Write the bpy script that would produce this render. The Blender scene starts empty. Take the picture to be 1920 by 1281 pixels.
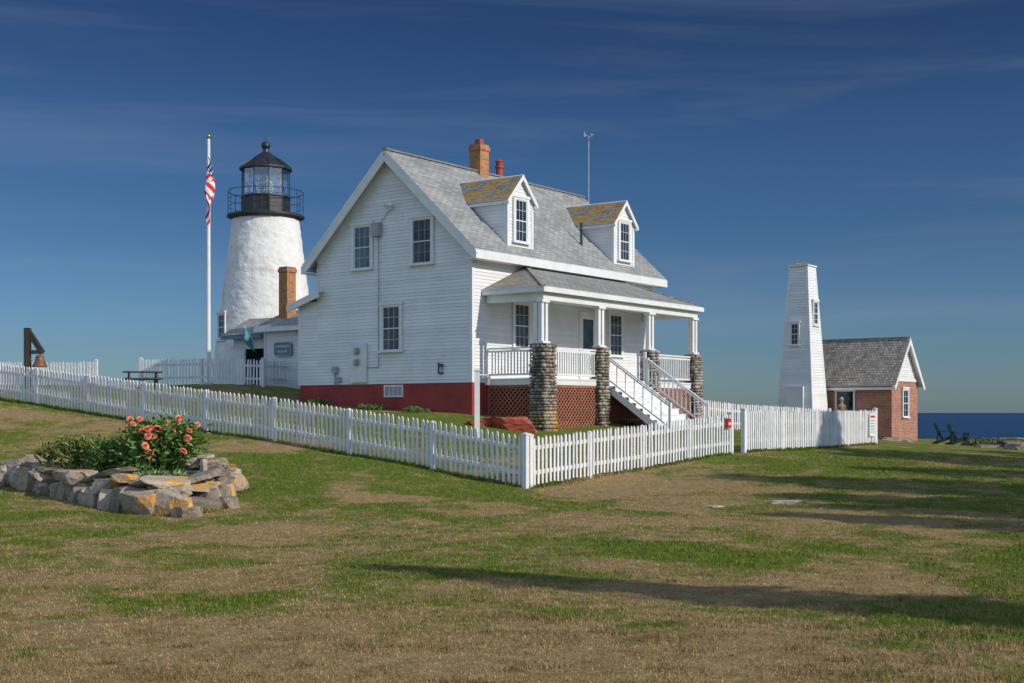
import bpy, math, random, bmesh
import numpy as np
from mathutils import Vector, Matrix, noise
random.seed(7); np.random.seed(7)
V=Vector
SC=bpy.context.scene; COL=SC.collection
# ------------------------------------------------------------------ helpers
def add(o,parent=None):
    COL.objects.link(o)
    if parent is not None: o.parent=parent
    return o
def tag(o,label=None,cat=None,group=None,kind=None):
    if label: o["label"]=label
    if cat: o["category"]=cat
    if group: o["group"]=group
    if kind: o["kind"]=kind
    return o
def empty(name,loc,rotz=0,label=None,cat=None,group=None,parent=None):
    o=bpy.data.objects.new(name,None); o.empty_display_size=.3
    o.location=loc; o.rotation_euler=(0,0,rotz)
    add(o,parent); return tag(o,label,cat,group)
_ico={}
def ico(sub):
    if sub not in _ico:
        bm=bmesh.new(); bmesh.ops.create_icosphere(bm,subdivisions=sub,radius=1)
        _ico[sub]=([v.co.copy() for v in bm.verts],[[v.index for v in f.verts] for f in bm.faces]); bm.free()
    return _ico[sub]
class MB:
    def __init__(s): s.v=[];s.f=[];s.m=[];s.t=[];s.s=[]
    def face(s,pts,m=0,t=None,sm=False):
        i=len(s.v); s.v+=[tuple(p) for p in pts]; s.f.append(tuple(range(i,i+len(pts)))); s.m.append(m)
        s.t.append(random.random() if t is None else t); s.s.append(sm)
    def hexa(s,p,m=0,t=None):
        i=len(s.v); s.v+=[tuple(q) for q in p]; t=random.random() if t is None else t
        for q in ((0,3,2,1),(4,5,6,7),(0,1,5,4),(1,2,6,5),(2,3,7,6),(3,0,4,7)):
            s.f.append(tuple(i+k for k in q)); s.m.append(m); s.t.append(t); s.s.append(False)
    def box(s,c,d,m=0,R=None,t=None):
        c=V(c); P=[]
        for z in(-.5,.5):
            for x,y in((-.5,-.5),(.5,-.5),(.5,.5),(-.5,.5)):
                q=V((x*d[0],y*d[1],z*d[2]))
                if R is not None: q=R@q
                P.append(c+q)
        s.hexa(P,m,t)
    def bb(s,a,b,m=0,t=None):
        s.box([(a[i]+b[i])/2 for i in range(3)],[abs(b[i]-a[i]) for i in range(3)],m,None,t)
    def beam(s,p0,p1,w,h,m=0,t=None,up=V((0,0,1))):
        p0=V(p0);p1=V(p1);d=(p1-p0).normalized()
        sd=d.cross(up)
        if sd.length<1e-3: sd=V((1,0,0))
        sd.normalize(); u=sd.cross(d).normalized(); a=sd*w/2;b=u*h/2
        s.hexa([p0-a-b,p0+a-b,p1+a-b,p1-a-b,p0-a+b,p0+a+b,p1+a+b,p1-a+b],m,t)
    def cyl(s,p0,p1,r0,r1=None,n=12,m=0,caps=True,t=None,sm=True):
        r1=r0 if r1 is None else r1
        p0=V(p0);p1=V(p1);d=(p1-p0).normalized(); a=d.orthogonal().normalized() if abs(d.z)<.999 else V((1,0,0)); b=d.cross(a)
        t=random.random() if t is None else t
        i=len(s.v)
        R0=[p0+(a*math.cos(k*2*math.pi/n)+b*math.sin(k*2*math.pi/n))*r0 for k in range(n)]
        R1=[p1+(a*math.cos(k*2*math.pi/n)+b*math.sin(k*2*math.pi/n))*r1 for k in range(n)]
        s.v+=[tuple(q) for q in R0+R1]
        for k in range(n):
            s.f.append((i+k,i+(k+1)%n,i+n+(k+1)%n,i+n+k)); s.m.append(m); s.t.append(t); s.s.append(sm)
        if caps:
            s.face(R0[::-1],m,t)
            if r1>1e-4: s.face(R1,m,t)
    def ring(s,c,R,r,n=32,k=6,m=0):
        c=V(c); i=len(s.v)
        for a in range(n):
            A=a*2*math.pi/n
            for b in range(k):
                B=b*2*math.pi/k
                s.v.append((c.x+(R+r*math.cos(B))*math.cos(A),c.y+(R+r*math.cos(B))*math.sin(A),c.z+r*math.sin(B)))
        for a in range(n):
            for b in range(k):
                s.f.append((i+a*k+b,i+((a+1)%n)*k+b,i+((a+1)%n)*k+(b+1)%k,i+a*k+(b+1)%k)); s.m.append(m); s.t.append(.5); s.s.append(True)
    def rock(s,c,d,m=0,sub=2,rotz=0,seed=None,boxy=.75,amp=.28,sm=True,t=None):
        vs,fs=ico(sub); seed=random.random()*100 if seed is None else seed
        i=len(s.v); t=random.random() if t is None else t
        R=Matrix.Rotation(rotz,3,'Z')@Matrix.Rotation(random.uniform(-.15,.15),3,'X')
        for v in vs:
            q=V([math.copysign(abs(x)**boxy,x) for x in v])
            q*=1+amp*noise.noise(v*1.6+V((seed,seed*.7,0)))+amp*.35*noise.noise(v*4+V((0,seed,0)))
            q=R@V((q.x*d[0]/2,q.y*d[1]/2,q.z*d[2]/2))
            s.v.append(tuple(V(c)+q))
        for f in fs:
            s.f.append(tuple(i+k for k in f)); s.m.append(m); s.t.append(t); s.s.append(sm)
    def slabrock(s,c,d,rotz=0,m=0,sub=3,rough=.05):
        # broken field stone: rounded block cut by random planes
        vs,fs=ico(sub); seed=random.random()*100; i=len(s.v); t=random.random()
        cuts=[V((0,0,1)),V((0,0,-1))]; offs=[random.uniform(.50,.66),random.uniform(.5,.66)]
        for k in range(9):
            a=random.random()*6.283; z=random.uniform(-.5,.5); cuts.append(V((math.cos(a),math.sin(a),z)).normalized()); offs.append(random.uniform(.56,.86))
        R=Matrix.Rotation(rotz,3,'Z')
        for v in vs:
            q=v*1.15
            for cd,o in zip(cuts,offs):
                e=q.dot(cd)-o
                if e>0: q=q-cd*e*.97
            q*=1+rough*noise.noise(v*3+V((seed,0,0)))+rough*.6*noise.noise(v*8+V((0,seed,0)))
            q=R@V((q.x*d[0]/1.4,q.y*d[1]/1.4,q.z*d[2]/1.16)); s.v.append(tuple(V(c)+q))
        for f in fs: s.f.append(tuple(i+k for k in f)); s.m.append(m); s.t.append(t); s.s.append(False)
    def mesh(s,name,mats):
        me=bpy.data.meshes.new(name); me.from_pydata(s.v,[],s.f)
        for x in mats: me.materials.append(x)
        me.polygons.foreach_set('material_index',s.m); me.polygons.foreach_set('use_smooth',s.s)
        at=me.attributes.new('tint','FLOAT','FACE'); at.data.foreach_set('value',s.t)
        uv=me.uv_layers.new(name='UVMap'); arr=np.zeros(len(me.loops)*2,dtype=np.float32); k=0
        me.update()
        for p,f in zip(me.polygons,s.f):
            n=p.normal
            if abs(n.z)>.97: ux,uy,uz=1,0,0
            else:
                l=math.hypot(n.x,n.y); ux,uy,uz=-n.y/l,n.x/l,0
            vx,vy,vz=n.y*uz-n.z*uy,n.z*ux-n.x*uz,n.x*uy-n.y*ux
            for q in f:
                x,y,z=s.v[q]; arr[k]=x*ux+y*uy; arr[k+1]=x*vx+y*vy+z*vz; k+=2
        uv.data.foreach_set('uv',arr)
        return me
    def build(s,name,mats,parent=None,loc=None,rotz=0):
        if not isinstance(mats,(list,tuple)): mats=[mats]
        o=bpy.data.objects.new(name,s.mesh(name,mats))
        if loc is not None: o.location=loc
        o.rotation_euler=(0,0,rotz)
        return add(o,parent)
# ------------------------------------------------------------------ materials
def nt(name):
    m=bpy.data.materials.new(name); m.use_nodes=True; n=m.node_tree; n.nodes.clear()
    out=n.nodes.new('ShaderNodeOutputMaterial'); b=n.nodes.new('ShaderNodeBsdfPrincipled'); n.links.new(b.outputs[0],out.inputs[0])
    return m,n,b
def N(n,t,**k):
    x=n.nodes.new(t)
    for a,b in k.items():
        if a.startswith('i_'): x.inputs[int(a[2:])].default_value=b
        else: setattr(x,a,b)
    return x
def mixc(n,fac,a,b,mode='MIX'):
    x=n.nodes.new('ShaderNodeMix'); x.data_type='RGBA'; x.blend_type=mode
    for s,val in ((x.inputs[0],fac),(x.inputs[6],a),(x.inputs[7],b)):
        if isinstance(val,(int,float)): s.default_value=val
        elif isinstance(val,tuple): s.default_value=(*val[:3],1)
        else: n.links.new(val,s)
    return x.outputs[2]
def noisef(n,co,scale,detail=4,lo=.4,hi=.6,rough=.55,dist=0):
    x=N(n,'ShaderNodeTexNoise'); x.inputs['Scale'].default_value=scale; x.inputs['Detail'].default_value=detail; x.inputs['Roughness'].default_value=rough; x.inputs['Distortion'].default_value=dist
    n.links.new(co,x.inputs['Vector'])
    r=N(n,'ShaderNodeMapRange'); r.inputs[1].default_value=lo; r.inputs[2].default_value=hi; n.links.new(x.outputs[0],r.inputs[0])
    return r.outputs[0]
def M(name,c1,c2=None,scale=3,rough=.6,bump=0,bscale=30,metal=0,tint=0,spots=None,tex=None,spec=.4,lo=.35,hi=.65,bd=.02):
    m,n,b=nt(name); L=n.links
    tc=N(n,'ShaderNodeTexCoord'); co=tc.outputs['Object']
    c2=c2 or c1
    col=mixc(n,noisef(n,co,scale,5,lo,hi),c1,c2)
    hgt=None
    if tex:
        kind,bw,bh,mort,mc,var=tex
        bt=N(n,'ShaderNodeTexBrick'); L.new(tc.outputs['UV'],bt.inputs['Vector']); bt.inputs['Scale'].default_value=1
        bt.inputs['Brick Width'].default_value=bw; bt.inputs['Row Height'].default_value=bh; bt.inputs['Mortar Size'].default_value=mort
        bt.inputs['Mortar Smooth'].default_value=.2; bt.inputs['Bias'].default_value=0
        bt.inputs['Color1'].default_value=(1-var,1-var,1-var,1); bt.inputs['Color2'].default_value=(1+var,1+var,1+var,1)
        bt.inputs['Mortar'].default_value=(1,1,1,1)
        col=mixc(n,1.0,col,bt.outputs['Color'],'MULTIPLY')
        col=mixc(n,bt.outputs['Fac'],col,mc)
        hgt=bt.outputs['Fac']
    if spots:
        for sc,s1,s2,cc in spots:
            col=mixc(n,noisef(n,co,sc,6,s1,s2,.65),col,cc)
    if tint:
        a=N(n,'ShaderNodeAttribute',attribute_name='tint')
        r=N(n,'ShaderNodeMapRange'); r.inputs[3].default_value=1-tint; r.inputs[4].default_value=1+tint; L.new(a.outputs['Fac'],r.inputs[0])
        col=mixc(n,1.0,col,r.outputs[0],'MULTIPLY')
    L.new(col,b.inputs['Base Color'])
    b.inputs['Roughness'].default_value=rough; b.inputs['Metallic'].default_value=metal; b.inputs['Specular IOR Level'].default_value=spec
    if bump or hgt is not None:
        bp=N(n,'ShaderNodeBump'); bp.inputs['Distance'].default_value=bd; bp.inputs['Strength'].default_value=min(1,bump or .5)
        nz=N(n,'ShaderNodeTexNoise'); nz.inputs['Scale'].default_value=bscale; nz.inputs['Detail'].default_value=6; L.new(co,nz.inputs['Vector'])
        src=nz.outputs[0]
        if hgt is not None:
            ma=N(n,'ShaderNodeMath',operation='SUBTRACT'); L.new(nz.outputs[0],ma.inputs[0]); L.new(hgt,ma.inputs[1]); src=ma.outputs[0]
        L.new(src,bp.inputs['Height']); L.new(bp.outputs[0],b.inputs['Normal'])
    return m
white=M('white_paint',(.78,.785,.79),(.70,.70,.69),2.5,.5,.15,20,tint=.03,spots=[(9,.64,.74,(.52,.50,.45))])
siding=M('white_clapboard_paint',(.77,.775,.785),(.70,.705,.71),1.2,.55,.12,15,tint=.06,spots=[(3.2,.62,.8,(.57,.55,.51)),(14,.66,.74,(.50,.49,.46))])
fencew=M('white_fence_paint',(.77,.775,.785),(.68,.68,.68),3,.6,.2,25,tint=.09,spots=[(11,.60,.72,(.42,.42,.36))])
stucco=M('whitewashed_rubble',(.80,.79,.77),(.70,.69,.66),2.2,.85,.7,9,bd=.04,spots=[(1.1,.60,.74,(.56,.52,.42)),(6,.64,.74,(.54,.50,.42))])
shingle=M('grey_shingle',(.36,.365,.35),(.26,.27,.265),.9,.9,.6,40,tex=('b',.32,.14,.012,(.15,.15,.145),.18),spots=[(.7,.6,.8,(.40,.40,.37)),(9,.60,.72,(.20,.20,.19))])
shingle_l=M('lichen_shingle',(.31,.31,.28),(.24,.24,.21),.9,.9,.6,40,tex=('b',.32,.14,.012,(.12,.11,.09),.2),spots=[(2.6,.45,.55,(.50,.25,.03)),(7,.54,.64,(.17,.14,.08))])
porchsh=M('porch_shingle',(.31,.315,.30),(.23,.24,.23),.9,.9,.6,40,tex=('b',.32,.14,.012,(.13,.13,.125),.18),spots=[(1.6,.60,.70,(.40,.25,.08)),(9,.60,.72,(.18,.18,.17))])
porchl=M('porch_hip_shingle',(.31,.315,.30),(.23,.24,.23),.9,.9,.6,40,tex=('b',.32,.14,.012,(.13,.13,.125),.18),spots=[(3.2,.52,.62,(.42,.25,.07)),(9,.60,.72,(.18,.18,.17))])
shakes=M('weathered_cedar_shakes',(.27,.235,.20),(.38,.345,.30),2,.9,.6,40,tex=('b',.16,.16,.014,(.11,.09,.075),.3))
brick=M('red_brick',(.42,.16,.09),(.30,.10,.06),2,.85,.5,60,tex=('b',.215,.075,.010,(.42,.34,.28),.30),spots=[(3,.62,.75,(.22,.09,.06))])
brick_o=M('lichen_brick',(.45,.17,.06),(.34,.11,.05),2.5,.85,.5,60,tex=('b',.215,.075,.010,(.40,.30,.22),.28),spots=[(4,.48,.60,(.50,.25,.05))])
redp=M('red_foundation_paint',(.38,.05,.042),(.26,.038,.033),1.5,.7,.8,8,spots=[(5,.60,.72,(.18,.06,.05)),(2,.66,.74,(.34,.12,.09))])
terra=M('terracotta',(.42,.09,.05),(.28,.06,.04),8,.7,.3)
lattice=M('brown_lattice_paint',(.38,.15,.09),(.29,.11,.07),4,.7,.2,30,tint=.1)
dark=M('dark_interior',(.012,.012,.014),None,2,.9)
blackm=M('black_iron_paint',(.018,.02,.024),(.035,.036,.04),6,.38,.2,30,spec=.5)
timber=M('dark_timber',(.030,.026,.022),(.06,.05,.04),6,.7,.4,30)
grayp=M('grey_metal_box',(.38,.40,.42),(.29,.31,.33),5,.5,.1,30,metal=.2)
gutter=M('galvanised',(.45,.46,.47),(.3,.31,.32),5,.4,.1,30,metal=.6)
gold=M('gilt_ball',(.65,.42,.10),(.5,.3,.06),8,.3,0,metal=.9)
copper=M('rusty_bell_metal',(.28,.12,.05),(.15,.07,.04),9,.55,.4,30,metal=.3)
stone=M('cobble_stone',(.37,.32,.26),(.20,.18,.155),6,.85,.6,30,tint=.6,spots=[(14,.6,.7,(.46,.42,.35))])
mortar=M('pier_mortar',(.18,.165,.14),(.11,.10,.085),12,.95,.6,30)
stone_o=M('cobble_stone_lichen',(.40,.34,.27),(.28,.23,.18),6,.85,.6,30,tint=.4,spots=[(5,.47,.56,(.60,.30,.04))])
rockm=M('field_stone',(.42,.34,.26),(.24,.20,.16),3.2,.88,1,16,tint=.45,bd=.03,spots=[(11,.58,.66,(.50,.44,.36)),(6,.64,.70,(.14,.115,.09)),(2.6,.68,.72,(.50,.27,.08))])
rockl=M('field_stone_lichen',(.46,.38,.29),(.32,.26,.20),3.2,.88,1,16,tint=.2,bd=.03,spots=[(3.4,.52,.58,(.62,.30,.05)),(13,.58,.66,(.50,.45,.36)),(20,.60,.66,(.20,.16,.12))])
ledge=M('iron_stained_ledge',(.44,.085,.05),(.32,.075,.05),2.4,.8,.9,10,tint=.15,spots=[(4,.62,.72,(.26,.15,.11))])
soilm=M('dark_soil',(.05,.035,.022),(.085,.06,.04),9,.95,.9,30)
seam_d=M('grey_blue_trim',(.16,.24,.36),(.13,.19,.28),5,.6)
signb=M('grey_blue_sign_board',(.13,.19,.24),(.17,.23,.28),7,.6)
signw=M('sign_white',(.70,.72,.73),None,4,.6)
redbox=M('red_enamel',(.60,.03,.025),(.5,.025,.02),6,.35)
chairm=M('dark_green_paint',(.014,.034,.027),(.025,.048,.036),6,.5,.2,30)
bark=M('bark',(.09,.065,.045),(.05,.038,.03),8,.95,.9,20)
needles=M('conifer_needles',(.03,.055,.02),(.05,.085,.03),3,.8,tint=.4)
leafm=M('dahlia_leaf',(.085,.17,.03),(.13,.225,.045),6,.6,tint=.5)
leafg=M('grey_green_leaf',(.15,.24,.09),(.20,.27,.12),6,.7,tint=.4)
leafy=M('perennial_leaf',(.12,.17,.03),(.20,.19,.06),5,.7,tint=.5)
petal=M('coral_petal',(.88,.25,.13),(.90,.38,.24),12,.6,tint=.22)
skin=M('skin',(.50,.30,.22),None,4,.6)
def cloth(nm,c): return M(nm,c,tuple(x*.75 for x in c),9,.9,.3,40)
teal=cloth('teal_cloth',(.10,.38,.38))
# glass
def glassmat(nm,ca,cb):
    m,n,b=nt(nm); b.inputs['Roughness'].default_value=.06; b.inputs['Specular IOR Level'].default_value=.38
    tc=N(n,'ShaderNodeTexCoord'); nz=N(n,'ShaderNodeTexNoise'); nz.inputs['Scale'].default_value=2.2; n.links.new(tc.outputs['Object'],nz.inputs['Vector'])
    bp=N(n,'ShaderNodeBump'); bp.inputs['Strength'].default_value=.25; bp.inputs['Distance'].default_value=.05; n.links.new(nz.outputs[0],bp.inputs['Height']); n.links.new(bp.outputs[0],b.inputs['Normal'])
    n.links.new(mixc(n,noisef(n,tc.outputs['Object'],1.3,3,.4,.62),ca,cb),b.inputs['Base Color']); return m
glass=glassmat('window_glass',(.006,.010,.016),(.035,.055,.08))
glass_c=glassmat('curtained_window_glass',(.045,.075,.105),(.11,.15,.19))
m=bpy.data.materials.new('lantern_glass'); m.use_nodes=True; n=m.node_tree; n.nodes.clear()
o_=N(n,'ShaderNodeOutputMaterial'); tr=N(n,'ShaderNodeBsdfTransparent'); tr.inputs[0].default_value=(.93,.96,.97,1); gl=N(n,'ShaderNodeBsdfGlossy'); gl.inputs['Roughness'].default_value=.08
mx=N(n,'ShaderNodeMixShader'); mx.inputs[0].default_value=.26; n.links.new(tr.outputs[0],mx.inputs[1]); n.links.new(gl.outputs[0],mx.inputs[2]); n.links.new(mx.outputs[0],o_.inputs[0])
lglass=m
m,n,b=nt('fresnel_lens'); b.inputs['Base Color'].default_value=(.60,.80,.74,1); b.inputs['Roughness'].default_value=.12; b.inputs['Transmission Weight'].default_value=.15; lensm=m
# ------------------------------------------------------------------ terrain
ctrl=[(0,0,-1.6),(-6,3,-1.6),(6,3,-1.6),(0,7,-1.6),(-8,9,-1.6),(8,9,-1.62),(0,14,-1.6),(8,14,-1.65),(-7,14,-1.6),(0,20,-1.58),(9,20,-1.6),(-12,18,-1.45),(16,20,-1.6),
(.27,25.4,-1.52),(-1.93,27.06,-1.16),(-6.17,30.3,-.62),(-8.2,31.8,-.41),(-11,33.9,-.08),(-14.85,36.8,.37),(-20,41,.85),(-4.9,18.9,-1.56),(-6.2,22.5,-1.38),(-9.9,25,-1.25),(-12,28,-.75),
(5.64,32.7,-1.06),(8.5,36.5,-1.06),(11.5,40.3,-1.03),(3,29,-1.3),(-1.26,40,-.10),(-7.48,44.7,.40),(-3.4,41.4,.02),(-5.4,42.9,.18),(-6.2,39.5,.02),(-3.6,38,-.25),(-8.6,41.5,.25),(.97,39.3,-.54),(2.9,41.9,-.42),(6.7,46.9,-.45),(4.5,38,-.75),(5.4,48.8,-.3),(-3,54,.4),
(-10.9,56,1.2),(-12,50,1.07),(-14.5,50,1.05),(-9.6,49,1.0),(-16,45,.95),(-20,52,1.0),(-26,52,1.1),(-.9,34,-.75),(-12.2,42,.7),
(14,61,-1.05),(18,60,-1.39),(20.5,62,-1.45),(19.2,55,-1.43),(25,61,-1.55),(20,48,-1.5),(15,30,-1.4),(10,28,-1.38),(22,36,-1.5),(7.35,50,-.6),(14,56,-1.0),(12,46,-1.0),
(-50,5,-1.3),(50,5,-1.8),(-60,40,.6),(60,40,-1.8),(-60,72,.6),(60,70,-1.8),(0,72,0),(0,-40,-1.8),(-50,-40,-1.6),(50,-40,-2)]
CP=np.array(ctrl,float)
def phi(r2): return np.sqrt(r2+3.)
K=phi(((CP[:,None,:2]-CP[None,:,:2])**2).sum(-1)); nC=len(CP)
A=np.zeros((nC+3,nC+3)); A[:nC,:nC]=K; P3=np.c_[np.ones(nC),CP[:,:2]]; A[:nC,nC:]=P3; A[nC:,:nC]=P3.T
W=np.linalg.solve(A,np.r_[CP[:,2],0,0,0])
tab=np.random.rand(256,256)
def vn(x,y,s=0):
    x=np.asarray(x,float)+s*17.3; y=np.asarray(y,float)+s*9.1
    xi=np.floor(x).astype(int); yi=np.floor(y).astype(int); fx=x-xi; fy=y-yi; fx=fx*fx*(3-2*fx); fy=fy*fy*(3-2*fy)
    g=lambda a,b: tab[a%256,b%256]
    return (g(xi,yi)*(1-fx)+g(xi+1,yi)*fx)*(1-fy)+(g(xi,yi+1)*(1-fx)+g(xi+1,yi+1)*fx)*fy
def fbm(x,y,s=0,o=4):
    r=0;a=.5
    for k in range(o): r=r+a*vn(x*2**k,y*2**k,s+k); a/=2
    return r
def H(x,y):
    x=np.asarray(x,float); y=np.asarray(y,float); sh=x.shape; x=x.ravel(); y=y.ravel(); out=np.empty(len(x))
    for i in range(0,len(x),20000):
        a=x[i:i+20000];b=y[i:i+20000]
        r2=(a[:,None]-CP[None,:,0])**2+(b[:,None]-CP[None,:,1])**2
        out[i:i+20000]=phi(r2)@W[:nC]+W[nC]+W[nC+1]*a+W[nC+2]*b
    out=np.clip(out,-2.2,1.4)
    out+=.09*(fbm(x*.7,y*.7,3,2)-.375)*np.clip((np.hypot(x,y)-3)/8,0,1)
    t=1/(1+np.exp((x-6)/3)); yc=63.8+10*t+1.2*np.sin(x*.35)+.7*np.sin(x*.9+1)
    d=np.clip((y-yc)/14,0,1); out-=15*d**.7*(1+.25*(fbm(x*.5,y*.5,5,3)-.45))*(d>0)
    e=np.clip((x-34)/18,0,1); out-=15*(e*e*(3-2*e))*(y>-1e9)*np.clip((y-30)/20,0,1)
    return out.reshape(sh)
def h(x,y): return float(H(np.array([x]),np.array([y]))[0])
spots=[(0,7.0,9,2.1,.46),(-4.5,12.4,1.6,.9,.42),(-2.3,10.6,.9,.5,-.45),(0,17,2.2,2.2,.30),(3.0,26,1.8,3.0,.75),(2.4,12.2,1.5,.9,.50),(6.3,14.8,1.8,1.6,-.35),(1.7,14.6,1.2,.5,-.5),(-4.8,27,3.0,1.7,-.4),(-7.5,19,2,2.0,-.2),(-5.6,29.3,1.8,.9,.40),
(-12,30,4,3,.35),(3.3,9.0,.6,.35,-.55),(1,20,2,1,.15),(9,28,4,6,-.2),(10,22,4,3,-.05),(-1,24,1.6,2,-.2),(5.5,10.4,1.6,.8,-.25),(14,45,7,8,-.1),(-3,36,5,4,-.35),(-2.5,14,1.5,.7,-.1),(4.6,20,2,.9,.5),(-3,22.4,.9,.4,.55),(0,10,5,1.6,.22),(-3.5,16,1.4,.8,.3)]
def dryf(x,y):
    wx=x+1.2*(fbm(x*.8,y*.8,31,3)-.44)*2; wy=y+1.2*(fbm(x*.8,y*.8,41,3)-.44)*3
    d=.385+ .9*(fbm(wx*.55,wy*.5,11,4)-.46)+1.1*(fbm(wx*1.7,wy*1.3,21,4)-.46)
    for a,b,c,e,k in spots: d=d+k*np.exp(-((wx-a)/c)**2-((wy-b)/e)**2)
    return np.clip(d,0,1)
xs=np.r_[-160:-30:10,-30:-22:1,-22:26:.2,26:60:1,60:161:10]; ys=np.r_[-90:4:5,4:36:.16,36:50:.22,50:68:.4,68:100:1]
nx,ny=len(xs),len(ys); X,Y=np.meshgrid(xs,ys); Z=H(X,Y)
co=np.c_[X.ravel(),Y.ravel(),Z.ravel()].astype(np.float32)
ii=np.arange(ny-1)[:,None]*nx+np.arange(nx-1)[None,:]; q=np.stack([ii,ii+1,ii+nx+1,ii+nx],-1).reshape(-1,4)
def npmesh(name,co,faces,k,mats,attrs_v={},attrs_f={},smooth=True):
    me=bpy.data.meshes.new(name); me.vertices.add(len(co)); me.vertices.foreach_set('co',co.astype(np.float32).ravel())
    me.loops.add(len(faces)*k); me.loops.foreach_set('vertex_index',faces.astype(np.int32).ravel())
    me.polygons.add(len(faces)); me.polygons.foreach_set('loop_start',np.arange(0,len(faces)*k,k,dtype=np.int32))
    me.update(calc_edges=True); me.validate()
    me.polygons.foreach_set('use_smooth',np.full(len(faces),smooth))
    for a,v in attrs_v.items(): me.attributes.new(a,'FLOAT','POINT').data.foreach_set('value',v.astype(np.float32).ravel())
    for a,v in attrs_f.items(): me.attributes.new(a,'FLOAT','FACE').data.foreach_set('value',v.astype(np.float32).ravel())
    for m in mats: me.materials.append(m)
    return me
def grassmat(name,blade=False):
    m,n,b=nt(name); L=n.links; tc=N(n,'ShaderNodeTexCoord'); co=tc.outputs['Object']
    at=N(n,'ShaderNodeAttribute',attribute_name='dry')
    f1=noisef(n,co,3.5,7,.3,.7,.8); 
    ma=N(n,'ShaderNodeMath',operation='MULTIPLY_ADD'); L.new(f1,ma.inputs[0]); ma.inputs[1].default_value=.8; ma.inputs[2].default_value=-.4
    ad=N(n,'ShaderNodeMath',operation='ADD'); L.new(at.outputs['Fac'],ad.inputs[0]); L.new(ma.outputs[0],ad.inputs[1])
    mr=N(n,'ShaderNodeMapRange'); mr.inputs[1].default_value=.28; mr.inputs[2].default_value=.68; L.new(ad.outputs[0],mr.inputs[0])
    g=mixc(n,noisef(n,co,9,5,.35,.65),(.080,.142,.014),(.185,.215,.032))
    d=mixc(n,noisef(n,co,6,6,.35,.65,.7),(.47,.335,.16),(.29,.19,.085))
    col=mixc(n,mr.outputs[0],g,d)
    if blade:
        a2=N(n,'ShaderNodeAttribute',attribute_name='tint'); r=N(n,'ShaderNodeMapRange'); r.inputs[3].default_value=.55; r.inputs[4].default_value=1.45; L.new(a2.outputs['Fac'],r.inputs[0])
        col=mixc(n,1.0,col,r.outputs[0],'MULTIPLY')
    else:
        col=mixc(n,noisef(n,co,45,4,.45,.75,.7),col,(.09,.08,.03))
        ge=N(n,'ShaderNodeSeparateXYZ'); L.new(co,ge.inputs[0]); rz=N(n,'ShaderNodeMapRange'); rz.inputs[1].default_value=-2.0; rz.inputs[2].default_value=-2.6; L.new(ge.outputs[2],rz.inputs[0])
        rk=mixc(n,noisef(n,co,1.2,6,.35,.65),(.26,.245,.22),(.13,.12,.11))
        col=mixc(n,rz.outputs[0],col,rk)
        bp=N(n,'ShaderNodeBump'); bp.inputs['Strength'].default_value=.9; bp.inputs['Distance'].default_value=.04
        nz=N(n,'ShaderNodeTexNoise'); nz.inputs['Scale'].default_value=16; nz.inputs['Detail'].default_value=8; nz.inputs['Roughness'].default_value=.7; L.new(co,nz.inputs['Vector']); L.new(nz.outputs[0],bp.inputs['Height']); L.new(bp.outputs[0],b.inputs['Normal'])
    L.new(col,b.inputs['Base Color']); b.inputs['Roughness'].default_value=.95; b.inputs['Specular IOR Level'].default_value=.1
    return m
gm=grassmat('lawn'); gb=grassmat('lawn_blades',True)
g=add(bpy.data.objects.new('ground',npmesh('ground',co,q,4,[gm],{'dry':dryf(X,Y)}))); tag(g,kind='structure')
# grass blades (uncountable ground cover)
def blades(n,X,Y,hh,ww):
    Z=H(X,Y)-.006; th=np.random.rand(n)*2*np.pi; dx=np.cos(th)*ww; dy=np.sin(th)*ww
    lt=np.random.rand(n)*2*np.pi; le=hh*np.random.rand(n)*.9
    P=np.empty((n,3,3)); P[:,0]=np.c_[X-dx,Y-dy,Z]; P[:,1]=np.c_[X+dx,Y+dy,Z]; P[:,2]=np.c_[X+np.cos(lt)*le,Y+np.sin(lt)*le,Z+hh]
    return P
ring0=[(-9.45,24.1),(-8.3,22.4),(-7.0,20.8),(-5.8,19.5),(-5.15,19.2),(-4.8,19.8),(-4.9,21.3),(-5.3,23.2),(-6.9,24.6),(-8.6,25.2)]
cR=(-6.95,22.0); ring=[(cR[0]+(x-cR[0])*.97,cR[1]+(y-cR[1])*.97) for x,y in ring0]
def inring(x,y):
    r=np.zeros(len(x),bool); k=len(ring)
    for i in range(k):
        x1,y1=ring[i];x2,y2=ring[(i+1)%k]
        c=((y1>y)!=(y2>y))&(x<(x2-x1)*(y-y1)/(y2-y1+1e-9)+x1); r^=c
    return r
n1=300000; Yb=np.exp(np.random.uniform(np.log(6),np.log(36),n1)); Xb=np.random.uniform(-.52,.52,n1)*Yb
D=dryf(Xb,Yb); keep=(~inring(Xb,Yb))&(np.random.rand(n1)<(1.0-.45*D)); Xb=Xb[keep];Yb=Yb[keep];D=D[keep]; k1=len(Xb)
P1=blades(k1,Xb,Yb,(.012+.022*np.random.rand(k1))*(1.3-.7*D)*(1+.015*Yb),.0022+.00026*Yb)
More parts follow.
